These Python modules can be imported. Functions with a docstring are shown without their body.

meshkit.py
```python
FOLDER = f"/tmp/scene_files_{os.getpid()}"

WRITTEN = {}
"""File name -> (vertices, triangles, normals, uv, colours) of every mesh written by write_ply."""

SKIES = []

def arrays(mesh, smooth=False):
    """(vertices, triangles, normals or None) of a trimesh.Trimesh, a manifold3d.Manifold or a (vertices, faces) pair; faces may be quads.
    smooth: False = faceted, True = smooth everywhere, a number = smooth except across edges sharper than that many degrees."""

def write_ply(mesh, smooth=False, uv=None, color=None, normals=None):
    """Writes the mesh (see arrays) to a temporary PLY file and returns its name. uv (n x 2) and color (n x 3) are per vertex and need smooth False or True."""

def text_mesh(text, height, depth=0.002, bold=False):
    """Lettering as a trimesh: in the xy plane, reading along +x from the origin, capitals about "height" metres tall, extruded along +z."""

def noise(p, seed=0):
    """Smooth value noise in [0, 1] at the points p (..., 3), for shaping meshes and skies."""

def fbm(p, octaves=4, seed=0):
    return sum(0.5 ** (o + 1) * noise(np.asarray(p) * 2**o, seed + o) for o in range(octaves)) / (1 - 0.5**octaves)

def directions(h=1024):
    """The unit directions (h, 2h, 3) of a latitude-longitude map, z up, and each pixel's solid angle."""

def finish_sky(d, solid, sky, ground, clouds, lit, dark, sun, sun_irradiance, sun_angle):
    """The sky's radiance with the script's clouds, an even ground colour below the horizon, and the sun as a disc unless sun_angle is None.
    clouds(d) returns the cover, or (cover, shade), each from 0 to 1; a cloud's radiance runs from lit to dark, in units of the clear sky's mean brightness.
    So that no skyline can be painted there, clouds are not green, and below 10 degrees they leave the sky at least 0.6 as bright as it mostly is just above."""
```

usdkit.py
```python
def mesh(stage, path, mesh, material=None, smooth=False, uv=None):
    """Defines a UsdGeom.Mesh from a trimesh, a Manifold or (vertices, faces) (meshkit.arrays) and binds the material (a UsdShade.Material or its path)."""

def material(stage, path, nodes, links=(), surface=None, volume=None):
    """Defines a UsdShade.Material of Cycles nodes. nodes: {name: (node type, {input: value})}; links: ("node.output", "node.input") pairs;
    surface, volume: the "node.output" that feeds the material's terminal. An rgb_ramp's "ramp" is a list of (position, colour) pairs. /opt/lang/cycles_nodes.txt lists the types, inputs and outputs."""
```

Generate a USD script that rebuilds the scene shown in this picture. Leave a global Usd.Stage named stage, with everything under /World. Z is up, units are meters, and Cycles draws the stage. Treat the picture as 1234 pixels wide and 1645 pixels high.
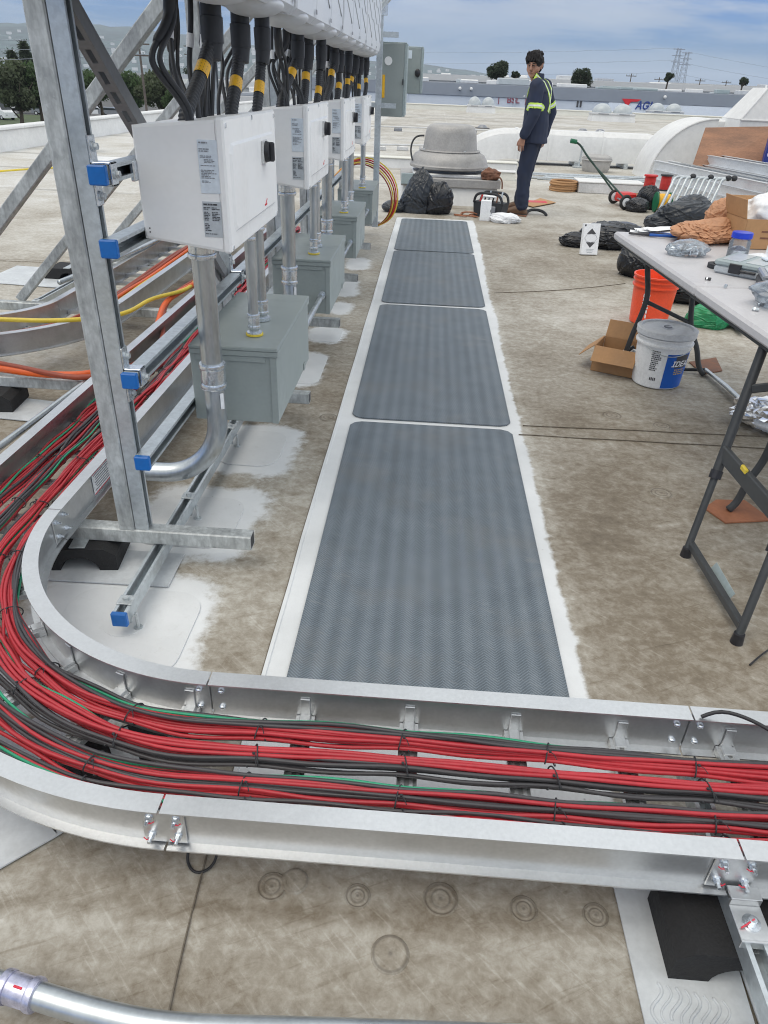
import math, random
import numpy as np, trimesh, manifold3d, mapbox_earcut, meshkit, usdkit
from shapely.geometry import Polygon
from pxr import Usd, UsdGeom, UsdLux, UsdShade, Gf, Sdf, Vt

stage = Usd.Stage.CreateInMemory()
UsdGeom.SetStageUpAxis(stage, UsdGeom.Tokens.z)
UsdGeom.SetStageMetersPerUnit(stage, 1.0)
UsdGeom.Xform.Define(stage, '/World')
UsdGeom.Scope.Define(stage, '/World/Looks')
random.seed(7); RNG = np.random.default_rng(7)

# ---------------------------------------------------------------- camera
CAM_H = 1.40126; YAW, PITCH, ROLL, FPX = .0409439, .543357, .0420596, 1147.74
fw = np.array([-math.sin(YAW) * math.cos(PITCH), math.cos(YAW) * math.cos(PITCH), -math.sin(PITCH)])
rt = np.array([math.cos(YAW), math.sin(YAW), 0]); up = np.cross(rt, fw)
RT = rt * math.cos(ROLL) + up * math.sin(ROLL); UP = -rt * math.sin(ROLL) + up * math.cos(ROLL)
cam = UsdGeom.Camera.Define(stage, '/World/camera')
cam.CreateHorizontalApertureAttr(36.0); cam.CreateVerticalApertureAttr(48.0)
cam.CreateFocalLengthAttr(FPX / 1234 * 36.0)
cam.CreateClippingRangeAttr(Gf.Vec2f(0.05, 20000))
mtx = Gf.Matrix4d(*RT, 0, *UP, 0, *(-fw), 0, 0, 0, CAM_H, 1)
cam.AddTransformOp().Set(mtx)
cam.CreateExposureAttr(0.47)

# ---------------------------------------------------------------- sky and sun
SUN_DIR = np.array([-.30, -.22, .92]); SUN_DIR /= np.linalg.norm(SUN_DIR)
EL, ROT = math.asin(SUN_DIR[2]), math.atan2(SUN_DIR[0], SUN_DIR[1])
dome = UsdLux.DomeLight.Define(stage, '/World/sky')
skym = usdkit.material(stage, '/World/Looks/sky_look', {
    'tc': ('texture_coordinate', {}),
    'sky': ('sky_texture', {'sky_type': 'single_scattering', 'sun_disc': False, 'sun_elevation': EL, 'sun_rotation': ROT, 'air_density': 1.3, 'aerosol_density': .7, 'ozone_density': 2.0}),
    'map': ('mapping', {'scale': (2.0, 2.0, 17.0), 'location': (.3, .2, .1)}),
    'n1': ('noise_texture', {'scale': 1.9, 'detail': 7, 'roughness': .56, 'distortion': .35}),
    'r1': ('rgb_ramp', {'ramp': [(0.0, (.06, .06, .06)), (.42, (.06, .06, .06)), (.56, (.55, .55, .55)), (1, (.95, .95, .95))]}),
    'map2': ('mapping', {'scale': (3, 3, 9)}),
    'n2': ('noise_texture', {'scale': 2.4, 'detail': 5, 'roughness': .6}),
    'cl': ('rgb_ramp', {'ramp': [(.25, (6.1, 6.35, 6.5)), (.75, (7.7, 8.0, 8.1))]}),
    'mix': ('mix', {}), 'sx': ('separate_xyz', {}), 'gr': ('map_range', {'from_min': -.05, 'from_max': .95, 'to_min': .66, 'to_max': 1.45, 'clamp': True}),
    'ch': ('map_range', {'from_min': .01, 'from_max': .085, 'to_min': .10, 'to_max': 1.0, 'clamp': True}), 'cm': ('math', {'math_type': 'multiply'}), 'cv': ('map_range', {'from_min': .12, 'from_max': .42, 'to_min': 0, 'to_max': .80, 'clamp': True}), 'cf': ('math', {'math_type': 'add', 'use_clamp': True}), 'cb': ('rgb_to_bw', {}), 'gc': ('combine_xyz', {}), 'gm': ('mix', {'mix_type': 'multiply', 'fac': 1.0}), 'tint': ('mix', {'mix_type': 'multiply', 'fac': 1.0, 'color2': (.25, .50, 1.16)}),
    'bg': ('background_shader', {'strength': .088}),
}, [('tc.generated', 'map.vector'), ('map.vector', 'n1.vector'), ('n1.fac', 'r1.fac'), ('tc.generated', 'map2.vector'), ('map2.vector', 'n2.vector'),
    ('n2.fac', 'cl.fac'), ('r1.color', 'cb.color'), ('sx.z', 'ch.value'), ('cb.val', 'cm.value1'), ('ch.result', 'cm.value2'), ('cm.value', 'cf.value1'), ('sx.z', 'cv.value'), ('cv.result', 'cf.value2'), ('cf.value', 'mix.fac'), ('sky.color', 'tint.color1'), ('tint.color', 'mix.color1'), ('cl.color', 'mix.color2'), ('tc.generated', 'sx.vector'), ('sx.z', 'gr.value'), ('gr.result', 'gc.x'), ('gr.result', 'gc.y'), ('gr.result', 'gc.z'), ('mix.color', 'gm.color1'), ('gc.vector', 'gm.color2'), ('gm.color', 'bg.color')], surface='bg.background')
UsdShade.MaterialBindingAPI.Apply(dome.GetPrim()).Bind(skym)
dome.GetPrim().SetCustomDataByKey('kind', 'structure')
sun = UsdLux.DistantLight.Define(stage, '/World/sun')
sun.CreateIntensityAttr(0.22); sun.CreateAngleAttr(45.0); sun.CreateColorAttr(Gf.Vec3f(1, .90, .76))
sun.GetPrim().CreateAttribute('inputs:normalize', Sdf.ValueTypeNames.Bool).Set(True)
_z = SUN_DIR; _x = np.cross([0, 0, 1], _z); _x /= np.linalg.norm(_x); _y = np.cross(_z, _x)
sun.AddTransformOp().Set(Gf.Matrix4d(*_x, 0, *_y, 0, *_z, 0, 0, 0, 30, 1))

# ---------------------------------------------------------------- measuring: a photo pixel to a point on a known plane
def ray(x, y): return fw + RT * (x - 617) / FPX - UP * (y - 822.5) / FPX
def G(x, y, z=0.0):
    d = ray(x, y); return np.array([0, 0, CAM_H]) + d * ((z - CAM_H) / d[2])
def AY(x, y, Y):
    d = ray(x, y); return np.array([0, 0, CAM_H]) + d * (Y / d[1])
def AX(x, y, X):
    d = ray(x, y); return np.array([0, 0, CAM_H]) + d * (X / d[0])

# ---------------------------------------------------------------- materials
def L(r, g, b):
    f = lambda c: (c / 255 / 12.92) if c / 255 <= .04045 else ((c / 255 + .055) / 1.055) ** 2.4
    return np.array([f(r), f(g), f(b)])
def M(name, col, rough=.5, metal=0., var=.12, vs=5., fine=.08, fs=70., bump=0., bs=150., stretch=(1, 1, 1), spangle=0., spec=.5, extra=None, coat=0., rvar=.1, bd=.002):
    col = np.asarray(col, float); path = '/World/Looks/' + name + '_look'
    n = {'g': ('geometry', {}), 'm': ('mapping', {'scale': stretch}),
         'n1': ('noise_texture', {'scale': vs, 'detail': 5, 'roughness': .6}),
         'n2': ('noise_texture', {'scale': fs, 'detail': 3, 'roughness': .6}),
         'c1': ('rgb_ramp', {'ramp': [(.3, tuple(col * (1 - var))), (.7, tuple(np.minimum(col * (1 + var), 1)))]}),
         'c2': ('rgb_ramp', {'ramp': [(.3, (1 - fine,) * 3), (.7, (1 + fine,) * 3)]}),
         'mx': ('mix', {'mix_type': 'multiply', 'fac': 1.0}),
         'rr': ('map_range', {'from_min': .3, 'from_max': .7, 'to_min': max(rough - rvar, .03), 'to_max': min(rough + rvar, 1), 'clamp': True}),
         'p': ('principled_bsdf', {'metallic': metal, 'specular_ior_level': spec, 'coat_weight': coat})}
    l = [('g.position', 'm.vector'), ('m.vector', 'n1.vector'), ('m.vector', 'n2.vector'), ('n1.fac', 'c1.fac'), ('n2.fac', 'c2.fac'), ('c1.color', 'mx.color1'), ('c2.color', 'mx.color2'),
         ('n1.fac', 'rr.value'), ('rr.result', 'p.roughness')]
    last = 'mx.color'
    if spangle:
        n['v'] = ('voronoi_texture', {'scale': 70.0, 'feature': 'f1'}); n['vb'] = ('rgb_to_bw', {})
        n['vr'] = ('rgb_ramp', {'ramp': [(0, (1 - spangle,) * 3), (1, (1 + spangle,) * 3)]}); n['mv'] = ('mix', {'mix_type': 'multiply', 'fac': 1.0})
        l += [('g.position', 'v.vector'), ('v.color', 'vb.color'), ('vb.val', 'vr.fac'), (last, 'mv.color1'), ('vr.color', 'mv.color2')]; last = 'mv.color'
    l.append((last, 'p.base_color'))
    if bump:
        n['nb'] = ('noise_texture', {'scale': bs, 'detail': 4, 'roughness': .6}); n['b'] = ('bump', {'strength': min(bump, 1), 'distance': bd})
        l += [('m.vector', 'nb.vector'), ('nb.fac', 'b.height'), ('b.normal', 'p.normal')]
    if extra: extra(n, l)
    return usdkit.material(stage, path, n, l, surface='p.BSDF')

MAT = {}
MAT['galv'] = M('galvanised_steel', (.50, .53, .54), .46, .75, .18, 9, .14, 60, .25, 90, spangle=.14)
MAT['galv_rough'] = M('galvanised_tube', (.42, .44, .44), .55, .6, .30, 14, .2, 70, .5, 60, stretch=(1, 1, .35), spangle=.1)
MAT['strut'] = M('strut_channel', (.50, .54, .56), .38, .8, .12, 5, .1, 60, .1, 120, spangle=.06)
MAT['emt'] = M('steel_conduit', (.50, .53, .545), .30, .92, .10, 6, .08, 40, .05, 80, stretch=(1, 1, .3))
MAT['coupling'] = M('zinc_coupling', (.72, .76, .80), .22, .95, .12, 30, .1, 150, .05, 80)
MAT['alu'] = M('tray_aluminium', (.60, .61, .615), .33, .94, .10, 2.2, .05, 120, .06, 60, stretch=(1, 1, 1), rvar=.06)
MAT['alu_old'] = M('aluminium_trim', (.62, .62, .61), .48, .7, .12, 4, .08, 60)
MAT['white_box'] = M('white_enamel', (.81, .81, .80), .34, 0, .03, 3, .015, 60, .05, 300, spec=.45)
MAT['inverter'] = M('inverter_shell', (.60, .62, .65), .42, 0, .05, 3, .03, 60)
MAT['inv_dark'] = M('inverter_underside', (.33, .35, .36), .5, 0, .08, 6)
MAT['grey_box'] = M('grey_enamel', L(141, 149, 147), .36, 0, .05, 3, .03, 90, .05, 250)
MAT['cabinet'] = M('cabinet_enamel', L(150, 162, 163), .4, 0, .04, 3)
MAT['blue'] = M('blue_plastic', L(16, 94, 166), .35, 0, .05)
MAT['black'] = M('black_rubber', (.022, .024, .028), .6, 0, .2, 20, .1, 120, .1)
MAT['hose'] = M('black_hose', (.028, .03, .034), .5, 0, .15, 20, .1, 150, .3, 200)
MAT['knob'] = M('black_knob', (.02, .02, .024), .35, 0, .05)
MAT['yellow'] = M('yellow_label', L(232, 178, 40), .45, 0, .06)
MAT['yellow_cable'] = M('yellow_jacket', L(214, 190, 66), .4, 0, .1)
MAT['orange_cable'] = M('orange_jacket', L(214, 92, 34), .4, 0, .15)
MAT['brown_cable'] = M('brown_jacket', L(142, 62, 38), .45, 0, .15)
MAT['red'] = M('red_cable_jacket', (.40, .026, .036), .42, 0, .16, 3, .08)
MAT['blackc'] = M('black_cable_jacket', (.046, .044, .048), .40, 0, .14, 3, .08)
MAT['green'] = M('green_cable_jacket', (.02, .30, .16), .38, 0, .1, 3)
MAT['marker'] = M('red_marker', (.62, .03, .06), .5, 0, .05)
MAT['dark_ink'] = M('dark_print', (.06, .06, .065), .6, 0, .1)
MAT['grey_ink'] = M('grey_print', (.22, .23, .25), .6, 0, .1)
MAT['label_paper'] = M('label_film', L(205, 214, 222), .4, 0, .02)
MAT['label_grey'] = M('rating_label', L(178, 184, 188), .4, 0, .04)
MAT['slip'] = M('white_slip_sheet', (.52, .545, .56), .5, 0, .13, 8, .06, 60)
MAT['rubber_block'] = M('recycled_rubber', (.012, .012, .013), .8, 0, .3, 90, .3, 200, .8, 160)
MAT['white_paint'] = M('white_roof_paint', (.68, .68, .665), .55, 0, .07, 1.8, .05, 14, .15, 30)
MAT['cream'] = M('parapet_cream', (.70, .69, .62), .55, 0, .07, 1)
MAT['fan'] = M('weathered_fan_metal', L(165, 163, 160), .55, .25, .16, 5, .1, 50, .15)
MAT['ply'] = M('weathered_plywood', L(142, 104, 80), .7, 0, .30, 3, .15, 40, .2, 40, stretch=(.6, 1, 3))
MAT['card'] = M('cardboard', L(172, 132, 92), .75, 0, .10, 6, .05, 60)
MAT['card_in'] = M('cardboard_inside', L(140, 104, 70), .8, 0, .1, 6)
MAT['paper_bag'] = M('brown_paper', L(186, 138, 104), .7, 0, .14, 12, .06, 70, .9, 22, bd=.012)
MAT['white_paper'] = M('white_paper', (.78, .79, .8), .6, 0, .04)
MAT['trash'] = M('black_bag_film', (.012, .013, .016), .24, 0, .2, 10, .1, 60, .3, 9, stretch=(1, .45, 1.3), bd=.008, rvar=.05)
MAT['trash2'] = M('slate_bag_film', (.024, .028, .034), .28, 0, .2, 10, .1, 60, .3, 8, stretch=(.5, 1, 1.3), bd=.008, rvar=.05)
MAT['table'] = M('table_plastic', L(192, 190, 191), .42, 0, .05, 5, .04, 80, .15, 220)
MAT['table_leg'] = M('charcoal_powder_coat', (.045, .048, .05), .45, 0, .15, 10)
MAT['bucket'] = M('white_bucket_plastic', (.78, .79, .79), .36, 0, .05, 6)
MAT['bucket_lid'] = M('grey_bucket_lid', L(205, 208, 211), .4, 0, .06, 8)
MAT['orange'] = M('orange_plastic', (.80, .085, .03), .36, 0, .06)
MAT['blue_label'] = M('blue_label', L(18, 84, 170), .4, 0, .04)
MAT['gold_ink'] = M('gold_print', L(200, 170, 70), .5)
MAT['clear'] = usdkit.material(stage, '/World/Looks/clear_plastic_look', {'f': ('fresnel', {'IOR': 1.5}), 't': ('transparent_bsdf', {'color': (.86, .89, .91)}), 'gl': ('glossy_bsdf', {'color': (.9, .92, .95), 'roughness': .12}), 'd': ('diffuse_bsdf', {'color': (.6, .63, .66)}), 'm': ('mix_closure', {}), 'm2': ('mix_closure', {'fac': .17})},
    [('f.fac', 'm.fac'), ('t.BSDF', 'm.closure1'), ('gl.BSDF', 'm.closure2'), ('m.closure', 'm2.closure1'), ('d.BSDF', 'm2.closure2')], surface='m2.closure')
MAT['jar_lid'] = M('blue_lid', L(32, 62, 190), .35)
MAT['skylight'] = M('skylight_dome', L(176, 182, 184), .25, 0, .06, 3)
MAT['wall_pale'] = M('pale_wall', L(196, 202, 210), .6, 0, .05, .2, .02, 3)
MAT['wall_sign'] = M('sign_panel', L(214, 220, 228), .5, 0, .02)
MAT['wall_dark'] = M('grey_wall_band', L(134, 140, 149), .6, 0, .05, .3, .02, 3)
MAT['navy_ink'] = M('navy_lettering', L(40, 62, 130), .5)
MAT['red_ink'] = M('red_lettering', L(200, 40, 50), .5)
MAT['maroon_ink'] = M('maroon_lettering', L(140, 70, 84), .5)
MAT['asphalt'] = M('asphalt', (.09, .09, .09), .85, 0, .2, .2, .1, 3)
MAT['lawn'] = M('lawn_grass', (.06, .085, .035), .9, 0, .3, .3, .2, 4)
MAT['brickred'] = M('red_paving', L(150, 100, 84), .8, 0, .1, .4)
MAT['hill'] = M('hill_scrub', (.055, .085, .085), .9, 0, .45, .004, .35, .02)
MAT['city_white'] = M('pale_building', (.55, .55, .54), .7, 0, .08, .05)
MAT['city_grey'] = M('grey_building', (.32, .34, .37), .7, 0, .08, .05)
MAT['bark'] = M('bark', (.10, .08, .06), .9, 0, .2, 2)
MAT['pole_wood'] = M('pole_timber', (.12, .10, .085), .9, 0, .2, 2)
MAT['pylon'] = M('pylon_steel', (.34, .37, .42), .6, .3, .05)
def leafmat(name, a, b):
    return usdkit.material(stage, '/World/Looks/' + name + '_look', {
        'g': ('geometry', {}), 'r': ('rgb_ramp', {'ramp': [(0, a), (1, b)]}), 'p': ('principled_bsdf', {'roughness': .6}), 't': ('translucent_bsdf', {}), 'm': ('mix_closure', {'fac': .42})},
        [('g.random_per_island', 'r.fac'), ('r.color', 'p.base_color'), ('r.color', 't.color'), ('p.BSDF', 'm.closure1'), ('t.BSDF', 'm.closure2')], surface='m.closure')
MAT['leaf_dark'] = leafmat('dark_leaf', (.04, .055, .03), (.10, .13, .07))
MAT['leaf_green'] = leafmat('green_leaf', (.06, .10, .035), (.14, .20, .08))
MAT['leaf_olive'] = leafmat('olive_leaf', (.08, .10, .05), (.17, .19, .10))
MAT['skin'] = M('skin', (.36, .19, .13), .5, 0, .08, 30)
MAT['hair'] = M('black_hair', (.010, .008, .008), .75, 0, .3, 60, .2, 200, .5, 250)
MAT['navy'] = M('navy_workwear', (.018, .026, .055), .8, 0, .18, 12, .08, 200, .5, 20)
MAT['navy2'] = M('navy_trousers', (.014, .021, .045), .8, 0, .2, 14, .08, 200, .5, 20)
MAT['hivis'] = M('lime_reflective_tape', (.55, .78, .10), .4, 0, .05)
MAT['silver_tape'] = M('silver_tape', (.72, .74, .74), .3, .2, .05)
MAT['boot'] = M('brown_boot_leather', (.13, .075, .045), .65, 0, .2, 30)
MAT['sole'] = M('boot_sole', (.05, .04, .032), .8)
MAT['red_plastic'] = M('red_plastic', L(196, 44, 40), .4)
MAT['green_plastic'] = M('green_plastic', L(20, 96, 64), .4)
MAT['green_film'] = M('green_bag_film', L(42, 140, 92), .4, 0, .15, 12)
MAT['dark_green'] = M('dark_green_enamel', (.012, .04, .028), .4)
MAT['tyre'] = M('black_tyre', (.02, .02, .02), .7)
MAT['foil'] = M('crumpled_foil', (.85, .86, .88), .16, 1, .1, 20, .05, 90, .3, 30)
MAT['rust'] = M('brown_leather', L(120, 82, 62), .7, 0, .25, 20)
MAT['dark_glass'] = M('dark_glass', (.02, .025, .03), .1)
MAT['car_white'] = M('car_white', (.7, .71, .72), .3, 0, .03, coat=.5)
MAT['car_grey'] = M('car_grey', (.2, .21, .23), .3, 0, .03, coat=.5)
MAT['black_wire'] = M('wire_insulation', (.02, .02, .022), .5)
MAT['red_dirt'] = M('red_clay_brown', L(150, 98, 70), .7, 0, .2, 8)

# roof membrane: grime over once-white sheet; rm = (washed white, light-to-dark grime, joint dirt)
MAT['roof'] = usdkit.material(stage, '/World/Looks/roof_membrane_look', {
    'g': ('geometry', {}), 'a': ('attribute', {'attribute': 'rm'}), 's': ('separate_color', {}),
    'm1': ('mapping', {'scale': (1, 1, 1)}), 'm2': ('mapping', {'scale': (4, 8, 4)}),
    'n1': ('noise_texture', {'scale': 2.2, 'detail': 8, 'roughness': .64, 'distortion': .15}),
    'n2': ('noise_texture', {'scale': 30, 'detail': 9, 'roughness': .74, 'distortion': .25}),
    'n3': ('noise_texture', {'scale': 2.0, 'detail': 6, 'roughness': .66, 'distortion': .8}),
    'v': ('voronoi_texture', {'scale': 9.0, 'feature': 'f1'}), 'vs': ('map_range', {'from_min': 0.0, 'from_max': .035, 'to_min': 1, 'to_max': 0, 'clamp': True}),
    'ad1': ('math', {'math_type': 'multiply_add', 'value2': .32}), 'ad2': ('math', {'math_type': 'multiply_add', 'value2': .92}), 'ad3': ('math', {'math_type': 'multiply_add', 'value2': .46}),
    'off': ('math', {'math_type': 'subtract', 'value2': .85}), 'tone': ('math', {'math_type': 'add'}),
    'qa': ('vector_rotate', {'rotate_type': 'z_axis', 'angle': .75}), 'qb': ('vector_rotate', {'rotate_type': 'z_axis', 'angle': -.42}), 'ma': ('mapping', {'scale': (5.0, 60, 1)}), 'na': ('noise_texture', {'scale': 1.6, 'detail': 5, 'roughness': .62, 'distortion': .5}), 'ra': ('map_range', {'from_min': .56, 'from_max': .74, 'to_min': 0, 'to_max': .16, 'clamp': True}),
    'mb': ('mapping', {'scale': (4.5, 55, 1)}), 'nb': ('noise_texture', {'scale': 1.6, 'detail': 5, 'roughness': .62, 'distortion': .6}), 'rb': ('map_range', {'from_min': .57, 'from_max': .76, 'to_min': 0, 'to_max': -.16, 'clamp': True}),
    't1': ('math', {'math_type': 'add'}), 't2': ('math', {'math_type': 'add'}),
    'ramp': ('rgb_ramp', {'ramp': [(0, (.115, .092, .066)), (.28, (.205, .172, .128)), (.5, (.322, .292, .242)), (.72, (.465, .443, .392)), (1, (.60, .60, .58))]}),
    'cn': ('math', {'math_type': 'multiply_add', 'value2': 1.0}), 'co': ('math', {'math_type': 'subtract', 'value2': .5}), 'cs': ('map_range', {'range_type': 'smoothstep', 'from_min': .18, 'from_max': .82, 'clamp': True}),
    'wn': ('rgb_ramp', {'ramp': [(.3, (.58, .595, .60)), (.7, (.74, .755, .76))]}),
    'mw': ('mix', {}), 'mj': ('mix', {'color2': (.055, .045, .036)}), 'b': ('bump', {'strength': .35, 'distance': .003}),
    'spk': ('mix', {'color2': (.06, .05, .04)}), 'spf': ('math', {'math_type': 'multiply', 'value2': .55}),
    'p': ('principled_bsdf', {'roughness': .62, 'specular_ior_level': .35}),
}, [('g.position', 'm1.vector'), ('g.position', 'm2.vector'), ('m1.vector', 'n1.vector'), ('m1.vector', 'n2.vector'), ('m2.vector', 'n3.vector'), ('m1.vector', 'v.vector'),
    ('a.color', 's.color'), ('n1.fac', 'ad1.value1'), ('s.g', 'ad1.value3'), ('n2.fac', 'ad2.value1'), ('ad1.value', 'ad2.value3'), ('n3.fac', 'ad3.value1'), ('ad2.value', 'ad3.value3'),
    ('ad3.value', 'off.value1'), ('g.position', 'qa.vector'), ('g.position', 'qb.vector'), ('qa.vector', 'ma.vector'), ('ma.vector', 'na.vector'), ('na.fac', 'ra.value'), ('qb.vector', 'mb.vector'), ('mb.vector', 'nb.vector'), ('nb.fac', 'rb.value'), ('off.value', 't1.value1'), ('ra.result', 't1.value2'), ('t1.value', 't2.value1'), ('rb.result', 't2.value2'), ('t2.value', 'ramp.fac'),
    ('n2.fac', 'cn.value1'), ('s.r', 'cn.value3'), ('cn.value', 'co.value1'), ('co.value', 'cs.value'), ('n1.fac', 'wn.fac'),
    ('cs.result', 'mw.fac'), ('ramp.color', 'mw.color1'), ('wn.color', 'mw.color2'),
    ('v.distance', 'vs.value'), ('vs.result', 'spf.value1'), ('spf.value', 'spk.fac'), ('mw.color', 'spk.color1'),
    ('s.b', 'mj.fac'), ('spk.color', 'mj.color1'), ('mj.color', 'p.base_color'), ('n2.fac', 'b.height'), ('b.normal', 'p.normal')], surface='p.BSDF')

# walkway mat: fine herringbone ribs and lengthwise tonal bands
MAT['pad'] = usdkit.material(stage, '/World/Looks/walkway_mat_look', {
    'g': ('geometry', {}), 'sx': ('separate_xyz', {}),
    'mb': ('mapping', {'scale': (1, .04, 1)}), 'nb': ('noise_texture', {'scale': 15, 'detail': 3, 'roughness': .55}), 'nbh': ('math', {'math_type': 'multiply', 'value2': .55}),
    'wb': ('math', {'math_type': 'sine'}), 'wk': ('math', {'math_type': 'multiply', 'value2': 104.7}), 'wc': ('math', {'math_type': 'multiply_add', 'value2': .17, 'value3': .22}), 'sum': ('math', {'math_type': 'add'}),
    'nf': ('noise_texture', {'scale': 7, 'detail': 6, 'roughness': .65}), 'nn': ('math', {'math_type': 'multiply_add', 'value2': .75}), 'no': ('math', {'math_type': 'subtract', 'value2': .375}),
    'cr': ('rgb_ramp', {'ramp': [(.2, (.112, .136, .158)), (.5, (.143, .172, .199)), (.8, (.182, .213, .242))]}),
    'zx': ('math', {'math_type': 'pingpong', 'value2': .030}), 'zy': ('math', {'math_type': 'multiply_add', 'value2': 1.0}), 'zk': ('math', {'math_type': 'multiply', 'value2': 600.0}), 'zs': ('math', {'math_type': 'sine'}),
    'b': ('bump', {'strength': .55, 'distance': .0015}), 'qs': ('vector_rotate', {'rotate_type': 'z_axis', 'angle': .5}), 'ms': ('mapping', {'scale': (3.0, 26, 1)}), 'ns': ('noise_texture', {'scale': 1.5, 'detail': 5, 'roughness': .65, 'distortion': 1.0}), 'rs': ('map_range', {'from_min': .62, 'from_max': .76, 'to_min': 0, 'to_max': .55, 'clamp': True}), 'sc': ('mix', {'color2': (.26, .27, .27)}),
    'nd': ('noise_texture', {'scale': 2.6, 'detail': 7, 'roughness': .7}), 'rd': ('map_range', {'from_min': .50, 'from_max': .72, 'to_min': 0, 'to_max': .30, 'clamp': True}), 'sd': ('mix', {'color2': (.23, .21, .18)}),
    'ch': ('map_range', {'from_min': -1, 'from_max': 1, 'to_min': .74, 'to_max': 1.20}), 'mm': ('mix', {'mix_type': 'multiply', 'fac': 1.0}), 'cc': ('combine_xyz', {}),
    'p': ('principled_bsdf', {'roughness': .5, 'specular_ior_level': .4}),
}, [('g.position', 'sx.vector'), ('g.position', 'mb.vector'), ('mb.vector', 'nb.vector'), ('g.position', 'nf.vector'), ('sx.x', 'wk.value1'), ('wk.value', 'wb.value1'), ('wb.value', 'wc.value1'), ('wc.value', 'sum.value1'), ('nb.fac', 'nbh.value1'), ('nbh.value', 'sum.value2'),
    ('nf.fac', 'nn.value1'), ('sum.value', 'nn.value3'), ('nn.value', 'no.value1'), ('no.value', 'cr.fac'),
    ('sx.x', 'zx.value1'), ('zx.value', 'zy.value1'), ('sx.y', 'zy.value3'), ('zy.value', 'zk.value1'), ('zk.value', 'zs.value1'), ('zs.value', 'b.height'), ('b.normal', 'p.normal'),
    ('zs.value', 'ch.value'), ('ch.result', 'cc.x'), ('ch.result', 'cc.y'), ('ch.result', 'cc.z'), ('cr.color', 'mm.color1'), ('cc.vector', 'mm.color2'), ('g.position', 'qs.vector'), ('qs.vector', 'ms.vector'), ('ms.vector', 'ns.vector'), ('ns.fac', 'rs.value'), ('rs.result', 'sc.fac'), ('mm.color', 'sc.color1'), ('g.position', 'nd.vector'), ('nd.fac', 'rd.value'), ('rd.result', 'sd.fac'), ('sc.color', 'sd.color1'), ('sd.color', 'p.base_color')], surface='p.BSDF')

# ---------------------------------------------------------------- building helpers
_used = {}
def _path(parent, name):
    k = (parent, name); n = _used.get(k, 0); _used[k] = n + 1
    return parent + '/' + (name if n == 0 else '%s_%03d' % (name, n))
def tag(prim, label=None, cat=None, group=None, kind=None):
    for k, v in (('label', label), ('category', cat), ('group', group), ('kind', kind)):
        if v: prim.SetCustomDataByKey(k, v)
    return prim
class T:                                            # a thing: an Xform at its base; parts are given in its own coordinates
    def __init__(s, name, label, cat, loc=(0, 0, 0), rz=0, group=None, kind=None):
        s.path = _path('/World', name); x = UsdGeom.Xform.Define(stage, s.path); s.loc = np.asarray(loc, float); s.rz = rz
        x.AddTranslateOp().Set(Gf.Vec3d(*map(float, loc)))
        if rz: x.AddRotateZOp().Set(math.degrees(rz))
        s.prim = x.GetPrim(); tag(s.prim, label, cat, group, kind)
def dup(root, loc, label, rz=0, group=None):
    was = root.prim.GetCustomData()
    t = T(root.path.split('/')[-1].split('_00')[0], label, was.get('category'), loc, rz, group or was.get('group'))
    t.prim.GetReferences().AddInternalReference(root.path); t.prim.SetInstanceable(True)
    return t
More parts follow.
